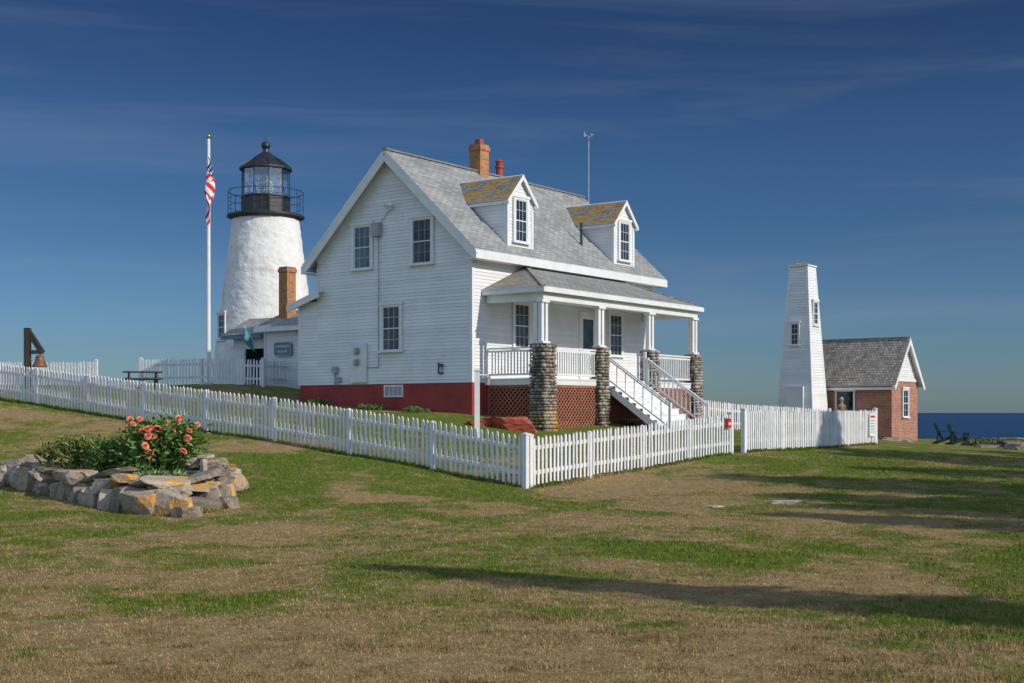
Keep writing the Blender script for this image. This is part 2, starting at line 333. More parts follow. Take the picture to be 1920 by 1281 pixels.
# rough tufts
cx=[];cy=[];ch=[];cd=[]
for k in range(280):
    y=math.exp(random.uniform(math.log(6.5),math.log(13))); x=random.uniform(-.5,.5)*y; nn=random.randint(30,95); r=random.uniform(.03,.12)
    cx.append(np.random.normal(x,r*1.8,nn));cy.append(np.random.normal(y,r,nn));ch.append(np.random.uniform(.02,.065,nn));cd.append(np.full(nn,random.uniform(.75,1.0)))
cx=np.concatenate(cx);cy=np.concatenate(cy);ch=np.concatenate(ch);cd=np.concatenate(cd)
P2=blades(len(cx),cx,cy,ch,np.full(len(cx),.004))
F0=V((.27,25.4)); eR=V((.603,.7976)); eL=V((-.7976,.603))
s=np.random.uniform(0,24,9000); off=np.random.normal(0,.07,9000); fx=F0.x+eL.x*s-eR.x*off; fy=F0.y+eL.y*s-eR.y*off
s2=np.random.uniform(0,18.7,7000); s2=s2[(s2<8.9)|(s2>9.6)]; off=np.random.normal(0,.07,len(s2)); fx=np.r_[fx,F0.x+eR.x*s2-eL.x*off]; fy=np.r_[fy,F0.y+eR.y*s2-eL.y*off]
th=np.random.uniform(0,1,5000)*len(ring); ia=th.astype(int); fr=th-ia; R_=np.array(ring+[ring[0]]); rx=R_[ia,0]*(1-fr)+R_[ia+1,0]*fr; ry=R_[ia,1]*(1-fr)+R_[ia+1,1]*fr
c_=np.array(cR); rx=c_[0]+(rx-c_[0])*1.10+np.random.normal(0,.06,5000); ry=c_[1]+(ry-c_[1])*1.10+np.random.normal(0,.06,5000)
fx=np.r_[fx,rx]; fy=np.r_[fy,ry]
P3_=blades(len(fx),fx,fy,np.random.uniform(.04,.13,len(fx)),np.full(len(fx),.008))
P=np.concatenate([P1,P2,P3_]).reshape(-1,3); nf=len(P)//3
tn=np.random.rand(nf); tn[len(P1):len(P1)+len(P2)]*=.30
me=npmesh('grass',P,np.arange(nf*3).reshape(-1,3),3,[gb],{},{'dry':np.r_[D,cd,np.clip(dryf(fx,fy)-.25,0,1)],'tint':tn},False)
go=add(bpy.data.objects.new('grass',me)); tag(go,'short patchy lawn grass, green and sun-dried brown','grass',kind='stuff')
# sea
m,n,b=nt('sea_water'); b.inputs['Base Color'].default_value=(.010,.040,.10,1); b.inputs['Roughness'].default_value=.35; b.inputs['Specular IOR Level'].default_value=.2
tc=N(n,'ShaderNodeTexCoord'); mp=N(n,'ShaderNodeMapping'); mp.inputs['Scale'].default_value=(.35,.9,1); n.links.new(tc.outputs['Object'],mp.inputs[0])
nz=N(n,'ShaderNodeTexNoise'); nz.inputs['Scale'].default_value=.25; nz.inputs['Detail'].default_value=9; nz.inputs['Roughness'].default_value=.7; n.links.new(mp.outputs[0],nz.inputs['Vector'])
bp=N(n,'ShaderNodeBump'); bp.inputs['Strength'].default_value=1; bp.inputs['Distance'].default_value=1.2; n.links.new(nz.outputs[0],bp.inputs['Height']); n.links.new(bp.outputs[0],b.inputs['Normal'])
cc=mixc(n,noisef(n,mp.outputs[0],.12,8,.4,.62,.7),(.006,.030,.085),(.020,.070,.15)); n.links.new(cc,b.inputs['Base Color'])
mb=MB(); mb.face([(-22000,-22000,-12),(22000,-22000,-12),(22000,22000,-12),(-22000,22000,-12)]); w=mb.build('sea',m); tag(w,kind='structure')
# ------------------------------------------------------------------ building helpers
def clap(mb,o,u,nn,z0,z1,ext,exp=.11,lip=.018,m=0,inset=lambda z:0):
    o=V(o);u=V(u);nn=V(nn); z=z0
    Pp=lambda a,z,d:o+u*a+nn*(d-inset(z))+V((0,0,z))
    while z<z1-1e-3:
        zt=min(z+exp,z1); a0,b0=ext(z); a1,b1=ext(zt)
        if b0-a0<.03: break
        if b1<a1: a1=b1=(a1+b1)/2
        t=random.random()
        mb.face([Pp(a0,z,lip),Pp(b0,z,lip),Pp(b1,zt,.001),Pp(a1,zt,.001)],m,t)
        mb.face([Pp(a0,z,0),Pp(b0,z,0),Pp(b0,z,lip),Pp(a0,z,lip)],m,t)
        z=zt
_wm={}
def window(parent,loc,rot,w,hh,cols=3,rows=4,cas=.11,name='window',trim=None,lab=None,gm_=None,mw=.006):
    trim=trim or white; gm_=gm_ or glass; key=(w,hh,cols,rows,cas,trim.name,gm_.name,mw)
    if key not in _wm:
        mb=MB(); d=.055
        mb.bb((-w/2,-d,-hh/2),(-w/2+cas,.0,hh/2)); mb.bb((w/2-cas,-d,-hh/2),(w/2,.0,hh/2))
        mb.bb((-w/2-.03,-d-.02,hh/2),(w/2+.03,0,hh/2+.09)); mb.bb((-w/2+cas,-d+.004,hh/2-cas*.5),(w/2-cas,0,hh/2))
        mb.bb((-w/2-.04,-d-.05,-hh/2-.06),(w/2+.04,0,-hh/2)); 
        iw=w-2*cas; ih=hh-cas*.5; zb=-hh/2
        sr=.035
        mb.bb((-iw/2,-.036,zb),(-iw/2+sr,-.006,zb+ih)); mb.bb((iw/2-sr,-.036,zb),(iw/2,-.006,zb+ih))
        for zz in (zb,zb+ih/2-sr/2,zb+ih-sr): mb.bb((-iw/2+sr,-.034,zz),(iw/2-sr,-.006,zz+sr))
        for c in range(1,cols): x=-iw/2+sr+(iw-2*sr)*c/cols; mb.bb((x-mw,-.026,zb+sr),(x+mw,-.010,zb+ih-sr))
        for r in range(1,rows):
            if r*2==rows: continue
            z=zb+ih*r/rows; mb.bb((-iw/2+sr,-.025,z-mw),(iw/2-sr,-.012,z+mw))
        g=MB(); g.face([(-iw/2,-.02,zb),(iw/2,-.02,zb),(iw/2,-.02,zb+ih),(-iw/2,-.02,zb+ih)])
        _wm[key]=(mb.mesh('window',[trim]),g.mesh('glass',[gm_]))
    a,b_=_wm[key]
    o=bpy.data.objects.new(name,a); o.location=loc; o.rotation_euler=(0,0,rot); add(o,parent)
    gg=bpy.data.objects.new('glass',b_); add(gg,o)
    if lab: o['label']=lab
    return o
ROT=math.atan2(.7976,.603); C=V((-1.26,40,0))
def W2(x,y,z=0): # house frame -> world
    return V((C.x+.603*x-.7976*y,C.y+.7976*x+.603*y,z))
def ghl(x,y): p=W2(x,y); return h(p.x,p.y)
# ================================================================== HOUSE
house=empty('house',C,ROT,'white clapboard house with grey gable roof, dormers and stone-pier porch','house')
Lh,Wd,zb=11.0,6.9,.94; sl=.925
zr=lambda y: 5.16+sl*((y if y<=Wd/2 else Wd-y)+.35)
# wall core
mb=MB()
def gext(z):
    a=max(0,(z+.16-5.16)/sl-.35); return a,Wd-a
e=.02
pts=[(e,zb+.01),(Wd-e,zb+.01),(Wd-e,5.0),(Wd/2,zr(Wd/2)-.22),(e,5.0)]
f0=[V((.02,y,z)) for y,z in pts]; f1=[V((Lh-.02,y,z)) for y,z in pts]
mb.face(f0,0,.5);mb.face(f1[::-1],0,.5)
for i in range(5): mb.face([f0[i],f0[(i+1)%5],f1[(i+1)%5],f1[i]],0,.5)
clap(mb,(0,0,0),(0,1,0),(-1,0,0),zb,8.5,gext)
clap(mb,(Lh,0,0),(0,1,0),(1,0,0),zb,8.5,gext)
clap(mb,(0,0,0),(1,0,0),(0,-1,0),zb,4.95,lambda z:(0,Lh))
clap(mb,(0,Wd,0),(1,0,0),(0,1,0),zb,4.95,lambda z:(0,Lh))
wall=mb.build('wall',siding,house)
for x,y in((0,0),(Lh,0),(Lh,Wd)):
    mb=MB(); sx=-1 if x==0 else 1; sy=-1 if y==0 else 1
    mb.bb((x+sx*.028,y+sy*.028,zb),(x-sx*.10,y-sy*.10,5.0)); mb.build('corner_board',white,house)
mb=MB(); mb.bb((-.028,Wd+.03,3.9),(.1,Wd-.10,5.0)); mb.build('corner_board',white,house)
mb=MB(); mb.bb((.15,-.045,4.72),(Lh-.15,-.02,4.95)); mb.build('frieze_board',white,house)
# foundation
mb=MB(); mb.bb((.008,.008,-1.2),(Lh-.03,7.78,zb-.002)); mb.build('foundation',redp,house)
mb=MB(); mb.bb((-.03,2.9,.50),(.03,3.75,.54)); mb.bb((-.03,2.9,.84),(.03,3.75,.90)); mb.bb((-.03,2.9,.54),(.03,2.95,.84)); mb.bb((-.03,3.7,.54),(.03,3.75,.84))
for k in range(1,4): mb.bb((-.02,2.95+k*.1875-.012,.54),(.03,2.95+k*.1875+.012,.84))
bw=mb.build('cellar_window',white,house); mb=MB(); mb.bb((-.006,2.95,.54),(.004,3.7,.84)); mb.build('glass',grayp,bw)
# roof
mb=MB(); x0,x1=-.35,Lh+.4; yl=-.42; th=.10
def slab(mb,quadpts,th,mt,ms):
    a=[V(p) for p in quadpts]; nrm=(a[1]-a[0]).cross(a[-1]-a[0]).normalized()
    if nrm.z<0: nrm=-nrm
    b=[p-nrm*th for p in a]; mb.face(a,mt,.5); mb.face(b[::-1],ms,.5)
    for i in range(len(a)): mb.face([a[i],b[i],b[(i+1)%len(a)],a[(i+1)%len(a)]],ms,.5)
zt=lambda y:5.16+sl*(y+.35)
slab(mb,[(x0,yl,zt(yl)),(x1,yl,zt(yl)),(x1,Wd/2,zt(Wd/2)),(x0,Wd/2,zt(Wd/2))],th,0,1)
slab(mb,[(x0,Wd-yl,zt(yl)),(x1,Wd-yl,zt(yl)),(x1,Wd/2,zt(Wd/2)-.001),(x0,Wd/2,zt(Wd/2)-.001)],th,0,1)
mb.beam((x0,Wd/2,zt(Wd/2)+.0),(x1,Wd/2,zt(Wd/2)+.0),.22,.05,0)
roof=mb.build('roof',[shingle,white],house)
for xx in(x0+.03,x1-.03):
    for sgn in(0,1):
        mb=MB(); ya=yl+.02; yb=Wd/2
        p0=V((xx,ya,zt(ya)-.24)); p1=V((xx,yb,zt(yb)-.24))
        if sgn: p0.y=Wd-ya; p1.y=Wd-yb; p0.x+=.002;p1.x+=.002
        mb.beam(p0,p1,.05,.24,0,.5); mb.build('rake_board',white,roof)
for sgn in(0,1):
    mb=MB(); p0=V((-.015,.02,zt(.02)-.30)); p1=V((-.015,Wd/2,zt(Wd/2)-.32))
    if sgn: p0.y=Wd-p0.y; p1.y=Wd-p1.y; p0.x-=.003;p1.x-=.003
    mb.beam(p0,p1,.06,.22,0,.5); mb.build('frieze_board',white,roof)
for s_ in(0,1):
    mb=MB(); ya=yl if s_==0 else Wd-yl; sg0=-1 if s_==0 else 1
    mb.bb((x0-.01,ya-.03,4.80),(x1+.01,ya+.03,5.06)); mb.bb((x0,ya-sg0*.03,4.80),(x1,(-.02 if s_==0 else Wd+.02),4.84)); mb.build('eave_fascia',white,roof)
# roof chimney, flue, vent stack, mast
def chimney(parent,x,y,z0,z1,w,mt,cap=True):
    mb=MB(); mb.bb((x-w/2,y-w/2,z0),(x+w/2,y+w/2,z1-.42)); mb.bb((x-w/2-.035,y-w/2-.035,z1-.42),(x+w/2+.035,y+w/2+.035,z1-.28)); mb.bb((x-w/2,y-w/2,z1-.28),(x+w/2,y+w/2,z1-.2))
    if cap: mb.bb((x-.12,y-.12,z1-.2),(x+.12,y+.12,z1),1)
    return mb.build('chimney',[mt,terra],parent)
chimney(roof,4.75,3.5,8.1,9.85,.50,brick_o)
mb=MB(); mb.cyl((5.95,3.5,8.2),(5.95,3.5,9.0),.13,.13,14); mb.cyl((5.95,3.5,9.0),(5.95,3.5,9.08),.17,.17,14); mb.cyl((5.95,3.5,9.08),(5.95,3.5,9.24),.12,.15,14); mb.cyl((5.95,3.5,9.24),(5.95,3.5,9.3),.17,.1,14); mb.build('flue',terra,roof)
mb=MB(); mb.cyl((7.08,.62,5.9),(7.08,.62,6.85),.05,.05,10); mb.build('vent_stack',blackm,roof)
mb=MB(); mb.cyl((x1+.03,3.2,6.6),(x1+.03,3.2,11.1),.028,.02,8); mb.beam((x1-.22,3.2,11.1),(x1+.28,3.2,11.1),.02,.02); mb.beam((x1+.03,3.05,11.0),(x1+.03,3.35,11.0),.02,.02)
mb.rock((x1+.25,3.2,11.18),(.14,.1,.12),sub=1); mb.face([(x1-.3,3.2,11.0),(x1-.1,3.2,11.1),(x1-.3,3.2,11.25)]); mb.build('weather_vane',gutter,roof)
# dormers
for dx in(2.5,8.93):
    dw=.70; zrd=7.85; ze=7.08; yf=-.02
    dm=bpy.data.objects.new('dormer',None); dm.empty_display_size=.2; dm.location=(dx,0,0); add(dm,house)
    mb=MB(); yb=(ze-5.48)/.925+.05
    fr=[V((-dw,yf,5.4)),V((dw,yf,5.4)),V((dw,yf,ze)),V((0,yf,zrd-.1)),V((-dw,yf,ze))]
    mb.face([p+V((0,.02,0)) for p in fr],0,.5)
    def dext(z): a=max(0,(z-ze)/((zrd-.1-ze)/dw)); return -dw+a,dw-a
    clap(mb,(0,yf,0),(1,0,0),(0,-1,0),5.4,7.7,dext)
    for sx in(-1,1):
        clap(mb,(sx*dw,0,0),(0,1,0),(sx,0,0),5.42,ze,lambda z:(yf,max(yf+.03,(z-5.40)/.925)))
        mb.face([(sx*(dw-.01),yf,5.4),(sx*(dw-.01),yf,ze),(sx*(dw-.01),2.1,ze)],0,.5)
        mb.bb((sx*(dw+.02),yf-.03,5.42),(sx*(dw-.09),yf+.1,ze))
    mb.build('wall',siding,dm)
    mb=MB(); ov=.15; k=(zrd-ze)/dw; ee=dw+.12; zl=zrd-k*ee
    ybr=(zrd-5.48)/.925; ybe=(zl-5.48)/.925
    for sx in(-1,1):
        q_=[(0,yf-ov,zrd),(sx*ee,yf-ov,zl),(sx*ee,ybe,zl+.02),(0,ybr,zrd+.02)]
        slab(mb,q_ if sx>0 else q_[::-1],.05,0,1)
    mb.build('roof',[shingle_l,white],dm)
    for sx in(-1,1):
        mb=MB(); mb.beam((0,yf-ov+.02+.002*sx,zrd-.10),(sx*ee,yf-ov+.02+.002*sx,zl-.10),.04,.10,0,.5)
        mb.bb((sx*dw,yf-.12,zl-.14),(sx*ee,ybe-.1,zl-.05)); mb.build('rake_board',white,dm)
    window(dm,(0,yf-.02,6.35),0,.86,1.45,3,4,.12)
# gable windows
window(house,(-.02,3.40,2.80),-math.pi/2,.98,1.52)
window(house,(-.02,4.72,5.58),-math.pi/2,.98,1.48,gm_=glass_c,mw=.004)
window(house,(-.02,2.06,5.58),-math.pi/2,1.02,1.50,mw=.0025)
# porch-side openings
window(house,(2.58,-.02,2.88),0,1.0,1.5); window(house,(8.37,-.02,2.85),0,1.0,1.55)
mb=MB(); mb.bb((5.98,-.07,1.10),(6.08,.0,3.42)); mb.bb((6.98,-.07,1.10),(7.08,0,3.42)); mb.bb((5.95,-.09,3.42),(7.11,0,3.56)); mb.bb((6.08,-.05,1.10),(6.98,-.02,2.25)); mb.bb((6.08,-.05,2.25),(6.2,-.02,3.42)); mb.bb((6.86,-.05,2.25),(6.98,-.02,3.42)); mb.bb((6.2,-.05,3.3),(6.86,-.02,3.42))
mb.bb((6.2,-.06,1.25),(6.86,-.05,1.3)); mb.bb((6.2,-.06,2.05),(6.86,-.05,2.1))
dr=mb.build('door',white,house); mb=MB(); mb.bb((6.2,-.04,2.25),(6.86,-.025,3.3)); mb.build('glass',glass,dr); mb=MB(); mb.cyl((6.14,-.05,2.1),(6.14,-.11,2.1),.03,.03,8); mb.build('handle',blackm,dr)
# lean-to
lt=bpy.data.objects.new('lean_to',None); add(lt,house)
mb=MB(); mb.bb((.01,Wd,zb+.01),(Lh-.3,7.79,3.72),0,.5); clap(mb,(0,Wd,0),(0,1,0),(-1,0,0),zb,3.85,lambda z:(0,.9-max(0,(z-3.7)*2))); clap(mb,(0,7.8,0),(1,0,0),(0,1,0),zb,3.72,lambda z:(0,Lh-.3)); mb.bb((-.03,7.83,zb),(.1,7.72,3.7))
mb.build('wall',siding,lt)
mb=MB(); slab(mb,[(-.28,8.2,3.74),(Lh-.1,8.2,3.74),(Lh-.1,Wd-.35,4.22),(-.28,Wd-.35,4.22)],.07,0,1); mb.beam((-.25,8.18,3.60),(-.25,Wd-.3,4.06),.05,.17,1); mb.build('roof',[porchsh,white],lt)
# wall fittings
mb=MB(); mb.bb((-.10,4.50,1.0),(-.02,5.25,2.32)); eb=mb.build('utility_cabinet',white,house)
for zz in(1.70,2.08):
    mb=MB(); mb.cyl((-.10,4.9,zz),(-.20,4.9,zz),.10,.09,14); mb.box((-.13,4.9,zz-.02),(.06,.20,.22)); mb.build('meter',grayp,eb)
mb=MB(); mb.bb((-.24,3.82,5.86),(-.02,4.16,6.30)); mb.build('utility_box',grayp,house)
mb=MB(); mb.cyl((-.05,3.97,5.86),(-.05,3.97,1.5),.013,.013,6); mb.cyl((-.05,3.97,1.5),(-.05,4.5,1.5),.013,.013,6); mb.cyl((-.05,3.9,6.3),(-.05,3.42,6.75),.012,.012,6); mb.build('conduit',grayp,house)
mb=MB(); mb.box((-.06,3.4,6.78),(.08,.14,.14)); 
for dy in(-.15,.15): mb.cyl((-.06,3.4+dy*.3,6.8),(-.26,3.4+dy,6.86),.045,.075,10)
mb.build('flood_lamp',white,house)
mb=MB(); mb.cyl((-.05,1.35,1.25),(-.05,1.35,1.6),.02,.02,6); mb.cyl((-.05,1.2,1.25),(-.05,1.2,1.5),.015,.015,6); mb.cyl((-.05,1.35,1.25),(-.05,1.15,1.25),.025,.025,6); mb.box((-.09,1.2,1.5),(.06,.12,.1)); mb.build('hose_tap',blackm,house)
mb=MB(); mb.bb((-.12,5.85,1.35),(-.02,6.1,1.55)); mb.cyl((-.07,5.98,1.35),(-.07,5.98,.95),.03,.03,8); mb.bb((-.09,5.72,1.02),(-.02,5.98,1.2)); mb.build('vent_hood',grayp,house)
# ---------------- porch
porch=bpy.data.objects.new('porch',None); add(porch,house)
px0,px1,py=.72,10.55,-2.25
mb=MB(); mb.bb((px0,py,1.02),(px1,-.03,1.07)); mb.bb((px0+.02,py+.02,.86),(px1-.02,-.035,1.02)); mb.build('deck',white,porch)
mb=MB(); a=V((.46,0,3.90)); 
P_=dict(A=(.46,-.04,3.90),B=(.46,-2.46,3.88),C=(10.63,-2.46,3.88),D=(10.63,-.04,3.90),E=(2.83,-.04,4.86),F=(8.25,-.04,4.86))
slab(mb,[P_['B'],P_['C'],P_['F'],P_['E']],.05,0,1); slab(mb,[P_['A'],P_['B'],P_['E']],.05,2,1); slab(mb,[P_['C'],P_['D'],P_['F']],.05,0,1)
for a_,b_ in(('B','E'),('C','F')): mb.beam(V(P_[a_])+V((0,0,.01)),V(P_[b_])+V((0,0,.01)),.14,.03,2 if a_=='B' else 0)
pr=mb.build('roof',[porchsh,white,porchl],porch)
mb=MB(); mb.bb((.46,-2.46,3.71),(10.63,-2.42,3.84)); mb.bb((.46,-2.42,3.71),(.50,-.04,3.84)); mb.bb((10.59,-2.42,3.71),(10.63,-.04,3.84))
mb.bb((.50,-2.42,3.72),(10.59,-.04,3.745)); mb.bb((.68,-2.28,3.48),(10.46,-2.08,3.72)); mb.bb((.68,-2.08,3.48),(.88,-.04,3.72)); mb.bb((10.26,-2.08,3.48),(10.46,-.04,3.72)); mb.build('fascia',white,porch)
colx=[.80,4.0,7.2,10.32]
def pier(x,y,w,ztop,mt,wb=None):
    zg=ghl(x,y)-.15; wb=wb or w+.06
    pe=MB(); pe.hexa([(x-wb/2+.05,y-wb/2+.05,zg),(x+wb/2-.05,y-wb/2+.05,zg),(x+wb/2-.05,y+wb/2-.05,zg),(x-wb/2+.05,y+wb/2-.05,zg),(x-w/2+.05,y-w/2+.05,ztop-.05),(x+w/2-.05,y-w/2+.05,ztop-.05),(x+w/2-.05,y+w/2-.05,ztop-.05),(x-w/2+.05,y+w/2-.05,ztop-.05)],1)
    z=zg+.05
    while z<ztop-.02:
        hh=random.uniform(.075,.14); f=(z-zg)/(ztop-zg); ww=wb+(w-wb)*f; 
        for side in range(4):
            t=-ww/2+random.uniform(0,.06)
            while t<ww/2-.04:
                lw=random.uniform(.10,.22); cxx=min(t+lw/2,ww/2-.03); d=ww/2-.05
                px_,py_=((cxx,-d),(d,cxx),(-cxx,d),(-d,-cxx))[side]
                pe.rock((x+px_,y+py_,z+hh/2),(lw*1.02 if side%2==0 else .22,.22 if side%2==0 else lw*1.02,hh*1.03),2 if (mt is stone_o and f<.28 and random.random()<.6) else 0,1,0,None,.7,.22)
                t+=lw
        z+=hh*.98
    pe.bb((x-w/2-.03,y-w/2-.03,ztop-.03),(x+w/2+.03,y+w/2+.03,ztop+.02),1)
    return pe.build('stone_pier',[stone,mortar,stone_o],porch)
pier(.80,-2.18,.56,2.1,stone_o,.60); pier(4.0,-2.18,.44,2.1,stone,.48); pier(7.2,-2.18,.44,2.1,stone,.48); pier(10.32,-2.18,.44,2.1,stone,.48)
for x in colx:
    mb=MB(); y=-2.18
    mb.bb((x-.2,y-.14,2.12),(x+.2,y+.14,2.2)); 
    mb.bb((x-.17,y-.07,2.2),(x-.04,y+.07,3.40)); mb.bb((x+.04,y-.07,2.2),(x+.17,y+.07,3.40))
    if x in(.80,10.32): s_=1; mb.bb((x-.17*(1 if x<1 else -1)-.0,y+.11,2.12),(x-.04*(1 if x<1 else -1),y+.25,3.40))
    mb.bb((x-.2,y-.12,3.40),(x+.2,y+.12,3.48)); mb.build('column',white,porch)
def railing(p0,p1,zb0,zb1,hh=.95,name='railing',sp=.125,parent=porch,ends=False,th=1.0):
    mb=MB(); p0=V(p0);p1=V(p1); d=p1-p0; L=d.length
    a=V((p0.x,p0.y,zb0));b=V((p1.x,p1.y,zb1)); up=V((0,0,1))
    mb.beam(a+up*hh,b+up*hh,.09*th,.05*th); mb.beam(a+up*(hh-.09),b+up*(hh-.09),.04*th,.06*th); mb.beam(a+up*.12,b+up*.12,.05*th,.06*th)
    k=int(L/sp); bw=.018*th
    for i in range(1,k):
        q_=a.lerp(b,i/k); mb.bb((q_.x-bw,q_.y-bw,q_.z+.14),(q_.x+bw,q_.y+bw,q_.z+hh-.1))
    if ends:
        for q_ in(a,b): mb.bb((q_.x-.04,q_.y-.04,q_.z-.2),(q_.x+.04,q_.y+.04,q_.z+hh+.05))
    return mb.build(name,white,parent)
railing((.80,-.06,0),(.80,-1.95,0),1.07,1.07); railing((1.08,-2.18,0),(3.78,-2.18,0),1.07,1.07); railing((7.42,-2.18,0),(10.1,-2.18,0),1.07,1.07); railing((10.32,-.06,0),(10.32,-1.95,0),1.07,1.07)
for xa in(4.22,6.85):
    mb=MB(); mb.bb((xa,-2.22,1.07),(xa+.1,-2.12,2.1)); mb.build('newel_post',white,porch)
# lattice
def lat(p0,p1,z1,zlow):
    mb=MB(); p0=V(p0);p1=V(p1);u=(p1-p0); L=u.length; u.normalize(); nn=V((u.y,-u.x,0)); Ht=z1-zlow
    for sgn in(1,-1):
        t=-Ht
        while t<L+Ht:
            lo=0;hi=Ht
            if sgn>0: lo=max(lo,-t); hi=min(hi,L-t)
            else: lo=max(lo,t-L); hi=min(hi,t)
            if hi-lo>.03:
                A_=p0+u*(t+sgn*lo)+V((0,0,zlow+lo)); B_=p0+u*(t+sgn*hi)+V((0,0,zlow+hi)); off=nn*(.012*sgn)
                mb.beam(A_+off,B_+off,.012,.042,up=V((0,0,1)))
            t+=.17
    for z in(zlow,z1): mb.beam(p0+V((0,0,z))+nn*.002,p1+V((0,0,z))+nn*.002,.06,.08)
    for p in(p0,p1): mb.bb((p.x-.03,p.y-.03,zlow),(p.x+.03,p.y+.03,z1))
    return mb.build('lattice',lattice,porch)
lat((.80,-.05,0),(.80,-1.95,0),.82,-.5); lat((1.05,-2.18,0),(3.8,-2.18,0),.82,-.75); lat((4.2,-2.18,0),(7.0,-2.18,0),.82,-.75); lat((7.4,-2.18,0),(10.1,-2.18,0),.82,-.75)
# stairs
st=bpy.data.objects.new('stairs',None); add(st,porch)
mb=MB(); ns=9; run=.265; rise=(1.05+.62)/ns; xs0,xs1=4.36,6.84
for i in range(ns):
    z=1.05-(i+1)*rise; y=-2.26-i*run
    mb.bb((xs0,y-run-.03,z-.04+rise*0),(xs1,y,z)); mb.bb((xs0+.03,y-.02,z),(xs1-.03,y,z+rise-.04))
for x in(xs0-.03,xs1+.03,(xs0+xs1)/2):
    A_=V((x,-2.26,.98)); B_=V((x,-2.26-ns*run,1.0-ns*rise-.05)); mb.beam(A_-V((0,0,.16)),B_-V((0,0,.12)),.05,.20)
mb.build('tread',white,st)
railing((xs0-.02,-2.3,0),(xs0-.02,-2.26-ns*run,0),.96,1.05-ns*rise,.88,'handrail',.30,st,True,.7)
railing((xs1+.02,-2.3,0),(xs1+.02,-2.26-ns*run,0),.96,1.05-ns*rise,.88,'handrail',.16,st,True,.8)
# ================================================================== WORKROOM + vestibule
wr=empty('workroom',C,ROT,'small white clapboard museum wing with grey roof and brick chimney','building')
mb=MB(); mb.bb((3.51,7.9,.3),(6.5,13.49,3.4),0,.5); clap(mb,(3.5,7.9,0),(0,1,0),(-1,0,0),.7,3.44,lambda z:(0,5.6)); clap(mb,(3.5,13.5,0),(1,0,0),(0,1,0),.96,4.0,lambda z:(max(0,(z-3.44)*2.1),3-max(0,(z-3.44)*2.1))); mb.bb((3.47,13.4,.7),(3.6,13.53,3.4)); mb.build('wall',siding,wr)
mb=MB(); slab(mb,[(3.2,7.8,3.40),(3.2,13.8,3.40),(5.0,13.8,4.2),(5.0,7.8,4.2)],.07,0,1); slab(mb,[(6.8,7.8,3.40),(6.8,13.8,3.40),(5.0,13.8,4.199),(5.0,7.8,4.199)],.07,0,1); mb.bb((3.18,7.8,3.2),(3.22,13.8,3.34),1); r_=mb.build('roof',[shingle,white],wr)
chimney(r_,4.25,13.0,3.5,6.05,.48,brick_o,False)
window(wr,(3.48,10.9,2.3),-math.pi/2,.9,1.5); 
vb=bpy.data.objects.new('entry',None); add(vb,wr)
mb=MB(); clap(mb,(4.0,13.55,0),(0,1,0),(-1,0,0),1.0,3.2,lambda z:(0,.35)); clap(mb,(4.0,13.55,0),(0,1,0),(-1,0,0),1.0,3.2,lambda z:(1.75,2.4)); mb.bb((4.01,13.55,2.6),(4.1,15.95,3.2)); mb.bb((3.98,13.55,2.62),(4.0,15.95,3.18)); mb.bb((6,13.55,.9),(6.1,15.95,3.2)); mb.build('wall',siding,vb)
mb=MB(); mb.bb((4.6,13.6,.9),(4.65,15.9,3.1)); mb.build('doorway',dark,vb)
mb=MB(); slab(mb,[(3.6,13.4,3.18),(3.6,16.3,3.18),(5.1,16.3,3.95),(5.1,13.4,3.95)],.06,0,1); slab(mb,[(6.6,13.4,3.18),(6.6,16.3,3.18),(5.1,16.3,3.949),(5.1,13.4,3.949)],.06,0,1); mb.bb((3.58,13.85,3.0),(3.63,16.3,3.13),1); mb.build('roof',[shingle,seam_d],vb)
# sign
sp=W2(3.40,12.35,2.5)
sg=MB(); 
prof=[(-.50,-.20),(-.42,-.27),(.42,-.27),(.50,-.20),(.50,.20),(.42,.27),(-.42,.27),(-.50,.20)]
fa=[V((x,-.02,z)) for x,z in prof]; fb=[V((x,.02,z)) for x,z in prof]; sg.face(fa); sg.face(fb[::-1])
for i in range(8): sg.face([fa[i],fb[i],fb[(i+1)%8],fa[(i+1)%8]])
so=sg.build('sign',signb,None,sp,ROT-math.pi/2); tag(so,'grey-blue wooden sign reading FISHERMEN\'S MUSEUM on clapboard wall','sign')
mb=MB()
for i in range(8): mb.beam(fa[i]*.97+V((0,-.008,0)),fa[(i+1)%8]*.97+V((0,-.008,0)),.012,.012)
mb.build('frame',signw,so)
def text(s,size,loc,parent,mat,name='lettering'):
    cu=bpy.data.curves.new('t','FONT'); cu.body=s; cu.size=size; cu.align_x='CENTER'; cu.align_y='CENTER'; cu.extrude=.003; cu.offset=.001
    o=bpy.data.objects.new('t',cu); COL.objects.link(o); bpy.context.view_layer.update()
    me=bpy.data.meshes.new_from_object(o.evaluated_get(bpy.context.evaluated_depsgraph_get())); bpy.data.objects.remove(o)
    me.materials.clear(); me.materials.append(mat); o=bpy.data.objects.new(name,me); o.location=loc; o.rotation_euler=(math.pi/2,0,0); return add(o,parent)
text("FISHERMEN'S",.14,(0,-.026,.09),so,signw); text("MUSEUM",.14,(0,-.026,-.11),so,signw)
# teal banner
bp_=W2(3.45,14.0,2.7); mb=MB(); mb.cyl((0,0,0),(-.35,-.55,.75),.02,.02,6); fo=mb.build('banner',white,None,bp_,0); tag(fo,'teal cloth banner on slanted pole beside entry','banner')
mb=MB(); 
for i in range(8):
    t0=i/8;t1=(i+1)/8; f=lambda t,k:V((-.35+.3*t+.05*math.sin(k*3+t*5),-.55+.45*t+.06*math.sin(k*5),.72-.62*t-k*.55*(1-.3*t)))
    for k in range(4): mb.face([f(t0,k/4),f(t1,k/4),f(t1,(k+1)/4),f(t0,(k+1)/4)],0,None,True)
mb.build('cloth',teal,fo)
